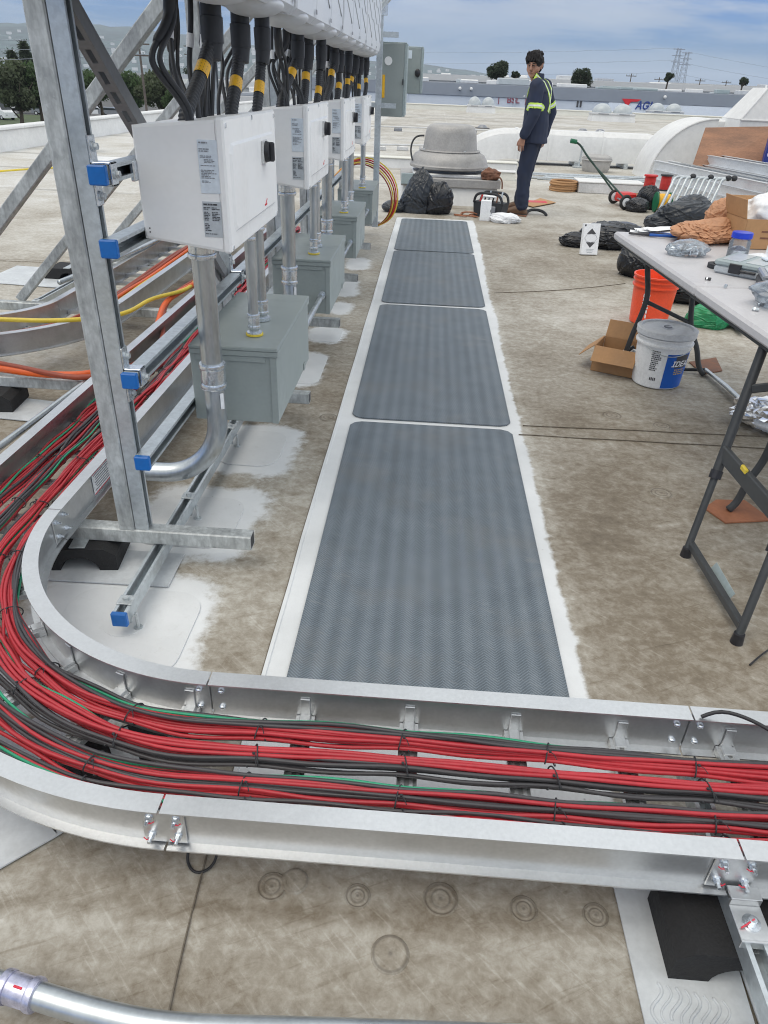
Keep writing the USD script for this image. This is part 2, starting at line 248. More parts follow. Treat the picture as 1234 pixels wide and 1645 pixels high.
def cbox(size, bev=.003):
    s = np.asarray(size, float) / 2; b = min(bev, s.min() * .49); pts = []
    for sx in (-1, 1):
        for sy in (-1, 1):
            for sz in (-1, 1):
                v = np.array([sx, sy, sz]) * s
                for k in range(3):
                    o = np.array([sx, sy, sz]) * b; o[k] = 0; pts.append(v - o)
    return hull(pts)
def hull(pts):
    m = manifold3d.Manifold.hull_points(np.asarray(pts, np.float64)).to_mesh()
    return trimesh.Trimesh(m.vert_properties[:, :3], m.tri_verts, process=False)
def rotz(a): return np.array([[math.cos(a), -math.sin(a), 0], [math.sin(a), math.cos(a), 0], [0, 0, 1]])
def rotx(a): return np.array([[1, 0, 0], [0, math.cos(a), -math.sin(a)], [0, math.sin(a), math.cos(a)]])
def roty(a): return np.array([[math.cos(a), 0, math.sin(a)], [0, 1, 0], [-math.sin(a), 0, math.cos(a)]])
def frames(path):
    p = np.asarray(path, float); t = np.gradient(p, axis=0); t /= np.linalg.norm(t, axis=1)[:, None]
    n = np.zeros_like(p); a = np.array([0, 0, 1.]) if abs(t[0, 2]) < .9 else np.array([1., 0, 0])
    n[0] = np.cross(t[0], a); n[0] /= np.linalg.norm(n[0])
    for i in range(1, len(p)):
        v = n[i - 1] - t[i] * (n[i - 1] @ t[i]); n[i] = v / np.linalg.norm(v)
    return p, t, n, np.cross(t, n)
def smooth_path(pts, n=24):
    p = np.asarray(pts, float); d = np.r_[0, np.cumsum(np.linalg.norm(np.diff(p, axis=0), axis=1))]
    from scipy.interpolate import CubicSpline, PchipInterpolator
    u = np.linspace(0, d[-1], n)
    return (CubicSpline(d, p, bc_type='natural') if len(p) > 2 else PchipInterpolator(d, p))(u)
class B:                                            # collects shapes and makes them ONE mesh
    def __init__(s): s.v = []; s.f = []; s.n = 0
    def add(s, m, R=None, o=(0, 0, 0)):
        v, f = (m if isinstance(m, tuple) else (m.vertices, m.faces)); v = np.asarray(v, float); f = np.asarray(f, int)
        if R is not None: v = v @ np.asarray(R).T
        s.v.append(v + np.asarray(o, float)); s.f.append(f + s.n); s.n += len(v); return s
    def box(s, c, size, R=None, bev=.003): return s.add(cbox(size, bev), R, c)
    def box2(s, lo, hi, bev=.003):
        lo, hi = np.minimum(lo, hi), np.maximum(lo, hi); return s.box((lo + hi) / 2, hi - lo, None, bev)
    def tube(s, path, r, sec=12, caps=True):
        p, t, n, b = frames(path); r = np.broadcast_to(r, (len(p),)); a = np.arange(sec) * 2 * math.pi / sec
        ring = p[:, None] + r[:, None, None] * (np.cos(a)[None, :, None] * n[:, None] + np.sin(a)[None, :, None] * b[:, None])
        v = ring.reshape(-1, 3); i = np.arange(len(p) - 1)[:, None] * sec; j = np.arange(sec)[None]; k = (j + 1) % sec
        f = np.concatenate([np.stack([i + j, i + k, i + sec + k], -1).reshape(-1, 3), np.stack([i + j, i + sec + k, i + sec + j], -1).reshape(-1, 3)])
        if caps:
            m = len(v); v = np.vstack([v, p[0], p[-1]]); q = (len(p) - 1) * sec; jj = np.arange(sec); kk = (jj + 1) % sec
            f = np.vstack([f, np.stack([np.full(sec, m), kk, jj], -1), np.stack([np.full(sec, m + 1), q + jj, q + kk], -1)])
        return s.add((v, f))
    def cyl(s, p0, p1, r, sec=16, r1=None): return s.tube([p0, p1], [r, r if r1 is None else r1], sec)
    def lathe(s, prof, o=(0, 0, 0), sec=24, R=None):
        pr = np.asarray(prof, float); a = np.arange(sec) * 2 * math.pi / sec
        v = np.stack([pr[:, 0][:, None] * np.cos(a), pr[:, 0][:, None] * np.sin(a), np.repeat(pr[:, 1][:, None], sec, 1)], -1).reshape(-1, 3)
        i = np.arange(len(pr) - 1)[:, None] * sec; j = np.arange(sec)[None]; k = (j + 1) % sec
        f = np.concatenate([np.stack([i + j, i + k, i + sec + k], -1).reshape(-1, 3), np.stack([i + j, i + sec + k, i + sec + j], -1).reshape(-1, 3)])
        return s.add((v, f), R, o)
    def sweep(s, path, prof, upv=(0, 0, 1), caps=True):
        """prof: polygon (side, up) swept along path; side = tangent x up."""
        p = np.asarray(path, float); pr = np.asarray(prof, float); t = np.gradient(p, axis=0); t /= np.linalg.norm(t, axis=1)[:, None]
        if Polygon(pr).exterior.is_ccw is False: pr = pr[::-1]
        sd = np.cross(t, np.asarray(upv, float)); sd /= np.linalg.norm(sd, axis=1)[:, None]; u = np.cross(sd, t); m = len(pr)
        v = (p[:, None] + pr[None, :, 0, None] * sd[:, None] + pr[None, :, 1, None] * u[:, None]).reshape(-1, 3)
        i = np.arange(len(p) - 1)[:, None] * m; j = np.arange(m)[None]; k = (j + 1) % m
        f = np.concatenate([np.stack([i + j, i + sdk, i + m + sdk], -1).reshape(-1, 3) for sdk in (k,)] + [np.stack([i + j, i + m + k, i + m + j], -1).reshape(-1, 3)])[:, ::-1]
        if caps:
            e = mapbox_earcut.triangulate_float64(pr, np.array([m], np.uint32)).reshape(-1, 3).astype(int)
            f = np.vstack([f, e, e[:, ::-1] + (len(p) - 1) * m])
        return s.add((v, f))
    def poly(s, pts, z0, z1, R=None, o=(0, 0, 0)):
        pg = Polygon(pts); m = trimesh.creation.extrude_polygon(pg, z1 - z0, engine='earcut'); m.apply_translation([0, 0, z0]); return s.add(m, R, o)
    def sph(s, c, r, sub=2): 
        m = trimesh.creation.icosphere(sub, 1.0); return s.add((m.vertices * np.asarray(r), m.faces), None, c)
    def build(s, name, mat, parent=None, smooth=35, label=None, world=False, **kw):
        v, f = np.vstack(s.v), np.vstack(s.f); par = '/World' if parent is None else (parent.path if hasattr(parent, 'path') else str(parent))
        if world and hasattr(parent, 'loc'): v = (v - parent.loc) @ rotz(parent.rz)
        path = _path(par, name)
        m = usdkit.mesh(stage, path, trimesh.Trimesh(v, f, process=False), MAT[mat] if isinstance(mat, str) else mat, smooth=smooth)
        tag(m.GetPrim(), label, kw.get('cat'), kw.get('group'), kw.get('kind'))
        return path
def primvar(path, name, arr):
    UsdGeom.PrimvarsAPI(UsdGeom.Mesh.Get(stage, path)).CreatePrimvar(name, Sdf.ValueTypeNames.Color3fArray, 'vertex').Set(Vt.Vec3fArray.FromNumpy(np.asarray(arr, np.float32)))
STRUT = [(-.0205, -.0205), (.0205, -.0205), (.0205, .0205), (.0115, .0205), (.0115, .013), (.0135, .013), (.0135, .018), (.018, .018), (.018, -.018), (-.018, -.018), (-.018, .018), (-.0135, .018), (-.0135, .013), (-.0115, .013), (-.0115, .0205), (-.0205, .0205)]
def sq(w, h=None, c=.004):
    w, h = w / 2, (h or w) / 2
    return [(-w + c, -h), (w - c, -h), (w, -h + c), (w, h - c), (w - c, h), (-w + c, h), (-w, h - c), (-w, -h + c)]
def text(s, height, mat, parent, o, R, name='lettering', depth=.001, bold=False, world=False, shear=0):
    m = meshkit.text_mesh(s, height, depth, bold); v = m.vertices.copy(); v[:, 0] += v[:, 1] * shear; v[:, 0] -= (v[:, 0].max() + v[:, 0].min()) / 2
    return B().add((v, m.faces), R, o).build(name, mat, parent, smooth=False, world=world)
def blob(size, seed, crinkle=.25, sub=4, fr=2.2, flat=.25, fold=.10, film=0):
    m = trimesh.creation.icosphere(sub, 1.0); v = m.vertices.copy(); g = np.random.default_rng(seed)
    n = meshkit.fbm(v * fr * .55 + seed * 7.3, 2, seed); ax = g.normal(0, 1, 3); ax /= np.linalg.norm(ax); ax[2] *= .4
    q = v - .72 * np.outer(v @ ax, ax) / (ax @ ax); q = q + .25 * (meshkit.fbm(v * 2 + 9, 2, seed + 3)[:, None] - .5)      # creases run along one way, as film drapes
    w = 1 - np.abs(meshkit.fbm(q * fr * 1.25 + seed * 3.1 + 40, 2, seed + 5) - .5) * 4; w2 = 1 - np.abs(meshkit.fbm(q * fr * 3.1 + seed + 80, 2, seed + 7) - .5) * 4
    d = crinkle * 1.5 * (n - .5) + fold * w + fold * .35 * w2
    for k in range(int(film)):                                                 # long film creases: narrow ridges and valleys that fade out
        a = g.normal(0, 1, 3); a -= .75 * ax * (a @ ax) / (ax @ ax); a /= np.linalg.norm(a); c = g.normal(0, 1, 3); c /= np.linalg.norm(c)
        s = v @ a - g.uniform(-.6, .6) + .16 * (meshkit.noise(v * 2.3 + k * 5.1, seed + k) - .5); wd = g.uniform(.022, .06)
        d += g.choice([1, 1, -1]) * g.uniform(.025, .075) * np.maximum(1 - np.abs(s) / wd, 0) ** 1.3 * np.clip((v @ c) * 1.8 + .2, 0, 1)
    v = v * (1 + d)[:, None] * np.asarray(size)
    lo = v[:, 2].min() * (1 - flat); v[:, 2] = np.maximum(v[:, 2], lo) - lo
    return (v, m.faces)
ORD = ['first', 'second', 'third', 'fourth', 'fifth', 'sixth', 'seventh', 'eighth', 'ninth', 'tenth', 'eleventh', 'twelfth']
RX90 = rotx(math.pi / 2)                            # text stood upright, read from -y
RPX = rotz(math.pi / 2) @ RX90                      # text stood upright, read from +x

# ================================================================ THE SETTING
# ---- roof surface
def grow(a, b, step, g, cap):
    out = [a]; st = step
    while out[-1] < b: st = min(st * g, cap); out.append(out[-1] + st)
    out[-1] = b; return out
xs = np.r_[np.array(grow(2.2, 8.2, .02, 1.05, 3.0))[::-1] * -1, np.arange(-2.18, 2.2, .02), np.array(grow(2.2, 70, .02, 1.06, 4.0))]
ys = np.r_[-np.array(grow(-.42, 6, .05, 1.15, 2.0))[::-1], np.arange(.44, 4.2, .02), np.array(grow(4.2, 49.0, .02, 1.012, 1.5))]
XX, YY = np.meshgrid(xs, ys, indexing='ij'); PX, PY = XX.ravel(), YY.ravel(); P0 = np.stack([PX, PY, 0 * PX], -1)
nz = lambda s, seed, o=4: meshkit.fbm(P0 * s + 31.7, o, seed)
def sstep(a, b, x): t = np.clip((x - a) / (b - a), 0, 1); return t * t * (3 - 2 * t)
def rrect(x0, x1, y0, y1, r): 
    cx, cy, hx, hy = (x0 + x1) / 2, (y0 + y1) / 2, (x1 - x0) / 2 - r, (y1 - y0) / 2 - r
    dx, dy = np.abs(PX - cx) - hx, np.abs(PY - cy) - hy
    return np.hypot(np.maximum(dx, 0), np.maximum(dy, 0)) + np.minimum(np.maximum(dx, dy), 0) - r
wob = (nz(3.5, 3) - .5) * .10 + (nz(14, 4) - .5) * .05
clean = np.zeros(len(PX))
right_edge = .505 + .035 * sstep(4, 9, PY) + (nz(2.3, 9) - .5) * .05 + (nz(11, 10) - .5) * .025 + (meshkit.fbm(P0 * [4, 60, 1], 3, 55) - .5) * .022
strip = (1 - sstep(-.010, .026, PX - right_edge)) * sstep(-.372, -.362, PX) * sstep(1.02, 1.08, PY) * (1 - sstep(9.12, 9.22, PY + wob * .5))
clean = np.maximum(clean, strip)
for (a, b, c, d) in [(-1.14, -.56, 1.22, 1.83), (-1.0, -.545, 1.92, 2.42), (-.88, -.51, 2.54, 3.03), (-.72, -.525, 3.55, 4.10), (-.74, -.48, 4.28, 4.62), (-.66, -.49, 4.9, 5.25), (-.70, -.50, 5.4, 5.95), (-.7, -.5, 6.3, 6.8), (-1.55, -1.25, 1.0, 1.3), (.05, .3, 1.0, 1.12)]:
    clean = np.maximum(clean, 1 - sstep(-.075, .065, rrect(a, b, c, d, .10) + wob + (meshkit.fbm(np.stack([PX * 9 + PY * 5, PY * 46 - PX * 20, 0 * PX], -1), 3, 61) - .5) * .045))
grime = .455 + .55 * (nz(1.1, 1) - .5) + .42 * (nz(3.1, 2) - .5) + .22 * (nz(12, 14, 3) - .5) + .16 * (nz(.35, 12) - .5)
grime += .07 * sstep(2.0, 6, PY) + .10 * sstep(6, 11, PY) + .07 * sstep(11.0, 14, PY)          # older sheet near, cleaner coating beyond
grime -= .10 * np.exp(-((PX - .75) / .25) ** 2) * sstep(1, 2, PY) * (1 - sstep(5, 7, PY))
grime += .10 * sstep(.56, .53, PX) * sstep(.50, .53, PX) * sstep(1.2, 1.6, PY)
grime -= .07 * sstep(.4, .9, 1.0 - PY + 0 * PX) 
grime = np.where((PX < -2.0), grime + .13, grime)
fold = .745 + .035 * np.clip(PX + .75, 0, 2) + (nz(2.2, 21) - .5) * .02
ridge = np.exp(-((PY - fold) / .012) ** 2) * (PX < .47) * (PX > -1.6)
fold2 = .735 + (PX + .75) * .45
ridge2 = np.exp(-((PY - fold2) / .008) ** 2) * (PX < -.45) * (PX > -.95)
grime = grime + .10 * sstep(-.004, .028, fold - PY) * (1 - sstep(.03, .12, fold - PY)) * (PX < .47) - .09 * np.exp(-((PY - fold - .012) / .016) ** 2) * (PX < .47) - .08 * ridge2
hz = .0035 * ridge + .003 * ridge2 + (nz(2.5, 30) - .5) * .004 + (nz(9, 31) - .5) * .0022
hz *= 1 - sstep(-.03, .01, PX + .40) * (1 - sstep(.58, .62, PX)) * sstep(.95, 1.0, PY) * (1 - sstep(9.2, 9.4, PY))
hz *= (1 - .6 * sstep(6, 10, PY))
joint = np.zeros(len(PX))
for yy, w in ((10.1, .02), (12.4, .03), (14.6, .04), (17.0, .05), (19.5, .07), (22.5, .07), (26, .09), (30, .1), (33, .12), (37, .13), (40, .15), (44, .15)):
    joint = np.maximum(joint, .5 * np.exp(-((PY - yy - .02 * PX) / w) ** 2))
for k in range(30):                                                            # scuffed drag marks
    x0, y0, a, ln = RNG.uniform(.6, 2.2), RNG.uniform(1.2, 5.5), RNG.uniform(0, 3.14), RNG.uniform(.1, .4)
    u = (PX - x0) * math.cos(a) + (PY - y0) * math.sin(a); w = -(PX - x0) * math.sin(a) + (PY - y0) * math.cos(a) - .35 * u * u / ln * RNG.uniform(-1, 1)
    grime += RNG.choice([.13, .10, -.08]) * np.exp(-(w / .010) ** 2) * (np.abs(u) < ln) 
rm = np.clip(np.stack([clean, grime, joint], -1), 0, 1)
ny = len(ys); ii, jj = np.meshgrid(np.arange(len(xs) - 1), np.arange(ny - 1), indexing='ij'); q = (ii * ny + jj).ravel()
faces = np.stack([q, q + ny, q + ny + 1, q + 1], -1)
roof = T('roof', None, None, kind='structure')
rb = B().add((np.stack([PX, PY, hz], -1), np.vstack([faces[:, [0, 1, 2]], faces[:, [0, 2, 3]]])))
rp = rb.build('membrane', 'roof', roof, smooth=True); primvar(rp, 'rm', rm)
def roofpart(b, name, g=(0, .45, 0), smooth=30):
    p = b.build(name, 'roof', roof, smooth=False); n = len(UsdGeom.Mesh.Get(stage, p).GetPointsAttr().Get())
    primvar(p, 'rm', np.tile(g, (n, 1))); return p
# lap joints of the membrane: thin welded strips, darker at the lip
def lap(pts, w, h=.003, g=(0, .42, 0), lip=1):
    p = smooth_path([(x, y, .0025) for x, y in pts], 30)
    p[:, :2] += (np.array([meshkit.noise(p * 9, 5), meshkit.noise(p * 9, 6)]).T - .5) * .006
    if w > .011: roofpart(B().sweep(p, [(-w / 2, -.004), (w / 2, -.004), (w / 2, h), (-w / 2, h + .0005)]), 'membrane_lap', g)
    s = lip * w / 2
    roofpart(B().sweep(p, [(s - .0012, -.003), (s + .0014, -.003), (s + .0014, h + .0008), (s - .0012, h + .0008)]), 'lap_bead', (0, .3, .5))
lap([(-.372, .95), (-.366, .76), (-.355, .57), (-.34, .40)], .008, .002, (0, .36, 0), lip=1)
lap([(.52, 3.205), (1.1, 3.222), (1.7, 3.239), (3.5, 3.27)], .010, .002, (0, .42, 0), lip=1)
lap([(.49, 3.085), (1.3, 3.092), (2.2, 3.10)], .010, .002, (.0, .62, 0), lip=-1)
lap([(.56, 5.75), (1.1, 5.95), (1.7, 6.3)], .012, .002, (0, .55, 0))
lap([(-1.9, 3.05), (-2.6, 3.0), (-5, 3.1)], .05, .003, (0, .5, 0))
lap([(-1.75, 6.2), (-3.2, 6.0), (-7, 6.1)], .05, .003, (0, .5, 0))
lap([(-.368, 1.0), (-.3705, 2.2), (-.3695, 4.0), (-.3695, 6), (-.365, 9.0)], .012, .0025, (1, .6, 0), lip=-1)
for (x, y, r, full) in [(-.228, .83, .031, 1), (-.185, .845, .028, 0), (-.054, .825, .026, 1), (.112, .833, .036, 1), (.277, .826, .028, 1), (.419, .825, .026, 1), (.017, .719, .037, 2), (.985, 3.39, .05, 1), (1.207, 3.293, .045, 1), (-.416, 3.162, .045, 1), (1.02, 2.6, .045, 1)]:
    k = np.linspace(0, 1, 17)
    prof = [(r * (1 - t) + .0004, .0028 + .0016 * t + .0011 * math.sin(t * (24 if full == 1 else 7)) * (.3 + .7 * (1 - t)) - (.004 if t == 0 else 0)) for t in k]
    b = B().lathe(prof, (x, y, 0), 40); p = b.build('fastener_plate', 'roof', roof, smooth=True)
    v = np.array(UsdGeom.Mesh.Get(stage, p).GetPointsAttr().Get()); rr = np.hypot(v[:, 0] - x, v[:, 1] - y) / r
    dk = np.clip(np.exp(-((rr - .86) / .05) ** 2) + (.7 * np.exp(-((rr - .52) / .06) ** 2) if full == 1 else 0) + .8 * np.exp(-(rr / .12) ** 2), 0, 1)
    primvar(p, 'rm', np.stack([0 * rr, .43 + 0 * rr, .62 * dk * (1 if full else .5)], -1))

# welded patches under the rack feet: thin rounded sheets on the cleaned membrane
for (x, y, hx_, hy_, r_) in [(-.815, 1.56, .20, .19, .09), (-.79, 2.17, .17, .17, .08), (-.70, 2.79, .13, .17, .08), (-.62, 3.82, .09, .24, .06), (-.60, 4.45, .10, .14, .06), (-.815, 1.585, .06, .06, .058)]:
    a = np.linspace(0, math.pi / 2, 7); c_ = [(hx_ - r_, hy_ - r_), (-hx_ + r_, hy_ - r_), (-hx_ + r_, -hy_ + r_), (hx_ - r_, -hy_ + r_)]
    pts = [(x + cx + r_ * math.cos(t + k * math.pi / 2), y + cy + r_ * math.sin(t + k * math.pi / 2)) for k, (cx, cy) in enumerate(c_) for t in a]
    roofpart(B().poly(pts, .0005, .0046 + (.001 if r_ < .0585 and hx_ < .065 else 0)), 'membrane_patch', (.84, .55, .06))

# ---- parapets round the roof
def para(name, p0, p1, w, h, label, mat='cream'):
    p0, p1 = np.array(p0, float), np.array(p1, float); ln = np.linalg.norm(p1 - p0); a = math.atan2(p1[1] - p0[1], p1[0] - p0[0])
    t = T(name, label, 'parapet', (*p0, 0), a)
    B().box2((0, -w / 2, -.3), (ln, w / 2, h - .05), .01).build('wall', mat, t)
    n = max(int(ln / 3.05), 1)
    for i in range(n): B().box2((i * ln / n + .004, -w / 2 - .03, h - .05), ((i + 1) * ln / n - .004, w / 2 + .03, h), .012).build('coping', mat, t)
para('parapet', (-8.1, 3), (-8.1, 49.2), .26, .40, 'low white parapet running along the street side of the roof', 'white_paint')
para('parapet', (-7.9, 48.9), (70, 48.9), .3, .30, 'long cream parapet along the far end of the roof, below the lettered wall')
# white box curb beside the parapet, and short exhaust pipe
a = G(150, 247); b_ = G(212, 246)
t = T('curb_box', 'low white box curb on the roof seen behind the end post', 'roof curb', (-4.9, 12.1, 0))
B().box2((-.5, -.25, -.01), (.75, .25, .16), .02).build('curb', 'cream', t); B().box2((-.54, -.29, .16), (.79, .29, .20), .015).build('cap', 'white_paint', t)
t = T('exhaust_pipe', 'wide short white exhaust pipe lying by the street side parapet', 'exhaust pipe', (-7.2, 15.0, 0))
B().cyl((.05, .09, .30), (.55, .25, .30), .26, 28).build('drum', 'white_paint', t); B().cyl((.52, .24, .30), (.58, .26, .30), .21, 24).build('opening', 'cabinet', t)
for s in (.15, .45): B().box2((s - .04, -.1, 0), (s + .04, .42, .06), .01).build('saddle', 'galv', t)
# roof slab body under the surface
bd = T('roof_building', 'warehouse body carrying the roof, outer walls below the parapets', 'building')
B().box2((-8.23, -6, -6.2), (70, 49.05, -.12), .02).build('wall', 'wall_pale', bd)

# ---- the next building: lettered wall, dark band, pale roof
nb = T('neighbour_building', 'long low warehouse with pale lettered wall and dark grey top band', 'building', (0, 55, 0))
B().box2((-10, 0, -6), (75, 60, .70), .02).build('wall', 'wall_pale', nb)
B().box2((-10, -.06, .70), (75, 60, 1.42), .02).build('upper_band', 'wall_dark', nb)
for x in np.arange(-9, 75, 7.1): B().box2((x, -.14, -.3), (x + .06, -.003, .69), .01).build('wall_joint', 'wall_pale', nb)
pA = AY(783, 147, 54.9); pB = AY(866, 176, 54.9)
B().box2((11.4, -.05, -.45), (34, -.004, .69), .004).build('sign_panel', 'wall_sign', nb)
c = AY(1027, 171, 54.93)
text('AGL', .44, 'navy_ink', nb, (13.75, -.075, .38), RX90, 'sign_lettering', .02, True, shear=.22)
B().poly([(0, 0), (1.25, 0), (1.05, -.13), (.62, -.16), (.42, -.46)], -.01, .01, RX90, (12.2, -.085, .93)).build('sign_wedge', 'red_ink', nb, smooth=False)
c = AY(825, 163, 54.93)
text('BSL', .34, 'maroon_ink', nb, (c[0], -.03, .42), RX90, 'sign_lettering', .02, True)
for dx in (-1.0, .78): B().box2((c[0] + dx, -.04, .32), (c[0] + dx + .05, -.005, .98), .002).build('sign_bar', 'maroon_ink', nb)
c = AY(931, 165, 54.93)
for dx in (-.16, .05): B().box2((c[0] + dx, -.05, .34), (c[0] + dx + .12, -.005, .86), .01).build('wall_vent', 'dark_ink', nb)
for px in (739, 757, 1068):                                                   # twin floodlights on the band
    c = AY(px, 142 + (px - 700) * .045, 54.8); B().sph((c[0], -.2, 1.12), .10, 2).build('floodlight', 'white_paint', nb); B().cyl((c[0], -.06, 1.0), (c[0], -.2, 1.12), .03, 8).build('lamp_arm', 'black', nb)
random.seed(3)
for i in range(60):                                                           # roof vents and small curbs on it
    x = random.uniform(-6, 60); y = random.uniform(3, 40); w = random.uniform(.5, 2.2); h = random.uniform(.15, .45)
    B().box2((x, y, 1.42), (x + w, y + w * .8, 1.42 + h), .05).build('roof_vent', random.choice(['white_paint', 'cabinet', 'alu_old', 'skylight']), nb)
# pale roofs further off
for i, (x0, x1, y0, y1, z1, m) in enumerate([(-6, 150, 135, 190, 2.5, 'white_paint'), (-44, -12, 130, 170, .4, 'city_white'), (60, 330, 230, 290, 3.6, 'city_grey'), (-24, -12.5, 86, 100, -.6, 'city_grey')]):
    t = T('far_warehouse', ['wide white-roofed warehouse on the skyline behind the lettered wall', 'white warehouse beyond the street trees, left of the lettered wall', 'grey flat warehouse far off behind the pylons', 'grey-roofed building seen between the black hoses'][i], 'building', ((x0 + x1) / 2, y0, -6))
    w = (x1 - x0) / 2; B().box2((-w, 0, 0), (w, y1 - y0, z1 + 6), .05).build('wall', m, t)
    B().box2((-w - .2, -.25, z1 + 5.2), (w + .2, -.01, z1 + 6.05), .02).build('fascia', 'white_paint' if m == 'city_white' else 'city_white', t)
    for k in range(26 if i == 0 else 10):
        x = random.uniform(-w * .95, w * .6); y = random.uniform(1, 12); ww = random.uniform(.8, 3)
        B().box2((x, y, z1 + 6), (x + ww, y + ww, z1 + 6 + random.uniform(.2, .8)), .05).build('roof_unit', random.choice(['white_paint', 'alu_old', 'city_grey']), t)
random.seed(11)
for i in range(16):
    az = random.uniform(-.62, -.12); d = random.uniform(180, 420); w = random.uniform(12, 30); h = random.uniform(3, 5.5)
    t = T('distant_building', 'small flat-roofed block low in the hazy town under the hills', 'building', (d * math.sin(az), d * math.cos(az), -6), az * .5, group='distant town buildings')
    B().box2((-w / 2, 0, 0), (w / 2, 14, h), .05).build('wall', ['city_white', 'city_grey'][i % 3 == 0], t); B().box2((-w / 2 - .2, -.2, h), (w / 2 + .2, 14.2, h + .4), .05).build('roof', 'city_white', t)

# ---- street level, hills
def sheet(name, mat, pts, z, kind='structure'):
    B().poly(pts, z - .3, z).build(name, mat, None, smooth=False, kind=kind)
sheet('ground', 'asphalt', [(-9000, -300), (9000, -300), (9000, 9000), (-9000, 9000)], -6.4)
sheet('street', 'asphalt', [(-400, 62), (-20, 62), (-20, 74), (-400, 74)], -6.1)
sheet('verge', 'lawn', [(-400, 100), (-30, 100), (-30, 140), (-400, 140)], -6.05)
sheet('car_park', 'asphalt', [(-200, 74.5), (-22, 74.5), (-22, 99.5), (-200, 99.5)], -6.08)
sheet('paved_strip', 'brickred', [(-200, 50), (-20, 50), (-20, 61.5), (-200, 61.5)], -6.05)
n = 160; az = np.linspace(-1.15, .5, n); rows = []
for k, (d, f) in enumerate([(2600, 0), (2900, .42), (3300, .75), (3800, 1.0), (4300, .85), (5200, 0)]):
    pz = np.stack([az * 9, np.full(n, k * 1.7), 0 * az], -1)
    hgt = .80 * (125 + 95 * meshkit.fbm(pz, 5, 77) + 26 * meshkit.fbm(pz * 6, 3, 5)) * f * np.clip((.18 - az) / .55, 0, 1) ** .75
    rows.append(np.stack([d * np.sin(az), d * np.cos(az), -6.6 + hgt], -1))
v = np.concatenate(rows); i, j = np.meshgrid(np.arange(5), np.arange(n - 1), indexing='ij'); q = (i * n + j).ravel()
B().add((v, np.vstack([np.stack([q, q + 1, q + n + 1], -1), np.stack([q, q + n + 1, q + n], -1)]))).build('hills', 'hill', None, smooth=True, kind='structure')
hb = B(); r2 = np.random.default_rng(5)
for k in range(520):                                                          # houses scattered over the hillside
    j = r2.integers(0, n - 1); u = r2.uniform(0.1, 1.9); i = int(u); w = u - i; p = rows[i][j] * (1 - w) + rows[i + 1][j] * w
    if p[2] < 0: continue
    s = r2.uniform(8, 18); hb.box(p + [0, 0, 2], (s, s, 9), rotz(-az[j]), .2)
hb.build('hillside_houses', 'city_white', None, smooth=False, kind='stuff')

# ---- trees
def foliage(r, n, leaf, seed, squash=(1, 1, 1), lumps=17):
    g = np.random.default_rng(seed); b = B()
    cs = g.normal(0, 1, (lumps, 3)); cs /= np.linalg.norm(cs, axis=1)[:, None]; cs *= g.uniform(.25, .74, (lumps, 1)); rr = g.uniform(.26, .46, lumps)
    k = g.integers(0, lumps, n); d = g.normal(0, 1, (n, 3)); d /= np.linalg.norm(d, axis=1)[:, None]
    p = (cs[k] + d * (rr[k] * g.uniform(.25, 1.05, n) ** .6)[:, None]) * r * np.asarray(squash)
    a = g.normal(0, 1, (n, 3)); a /= np.linalg.norm(a, axis=1)[:, None]; c = np.cross(a, g.normal(0, 1, (n, 3))); c /= np.linalg.norm(c, axis=1)[:, None]
    s = leaf * g.uniform(.5, 1.2, (n, 1)); v = np.stack([p - a * s, p + c * s * .6, p + a * s, p - c * s * .6], 1).reshape(-1, 3); q = np.arange(n) * 4
    return b.add((v, np.vstack([np.stack([q, q + 1, q + 2], -1), np.stack([q, q + 2, q + 3], -1)])))
def tree(pos, h, r, mat, label, seed, n=3000, leaf=.22, squash=(1, 1, .9), trunk=.3, group=None, name='tree'):
    t = T(name, label, 'tree', pos, group=group); b = B()
    b.tube(smooth_path([(0, 0, 0), (.1 * r, 0, h * .3), (0, .05 * r, h * .62), (.05 * r, 0, h - r * .5)], 8), np.linspace(trunk, trunk * .3, 8), 8)
    g = np.random.default_rng(seed)
    for k in range(5):
        a = g.uniform(0, 6.28); z = h - r * g.uniform(.9, 1.4); b.tube(smooth_path([(0, 0, z - r * .4), (math.cos(a) * r * .3, math.sin(a) * r * .3, z), (math.cos(a) * r * .65, math.sin(a) * r * .65, z + r * .45)], 5), np.linspace(trunk * .4, trunk * .1, 5), 5)
    b.build('trunk', 'bark', t)
    fb = foliage(r, n, leaf, seed, squash); fb.v[0] = fb.v[0] + [0, 0, h - r * squash[2] * .95]; fb.build('crown', mat, t, smooth=False)
def at_far(px, py, D, z=-6.2):
    p = AY(px, py, D); return (p[0], D, z), p[2] - z
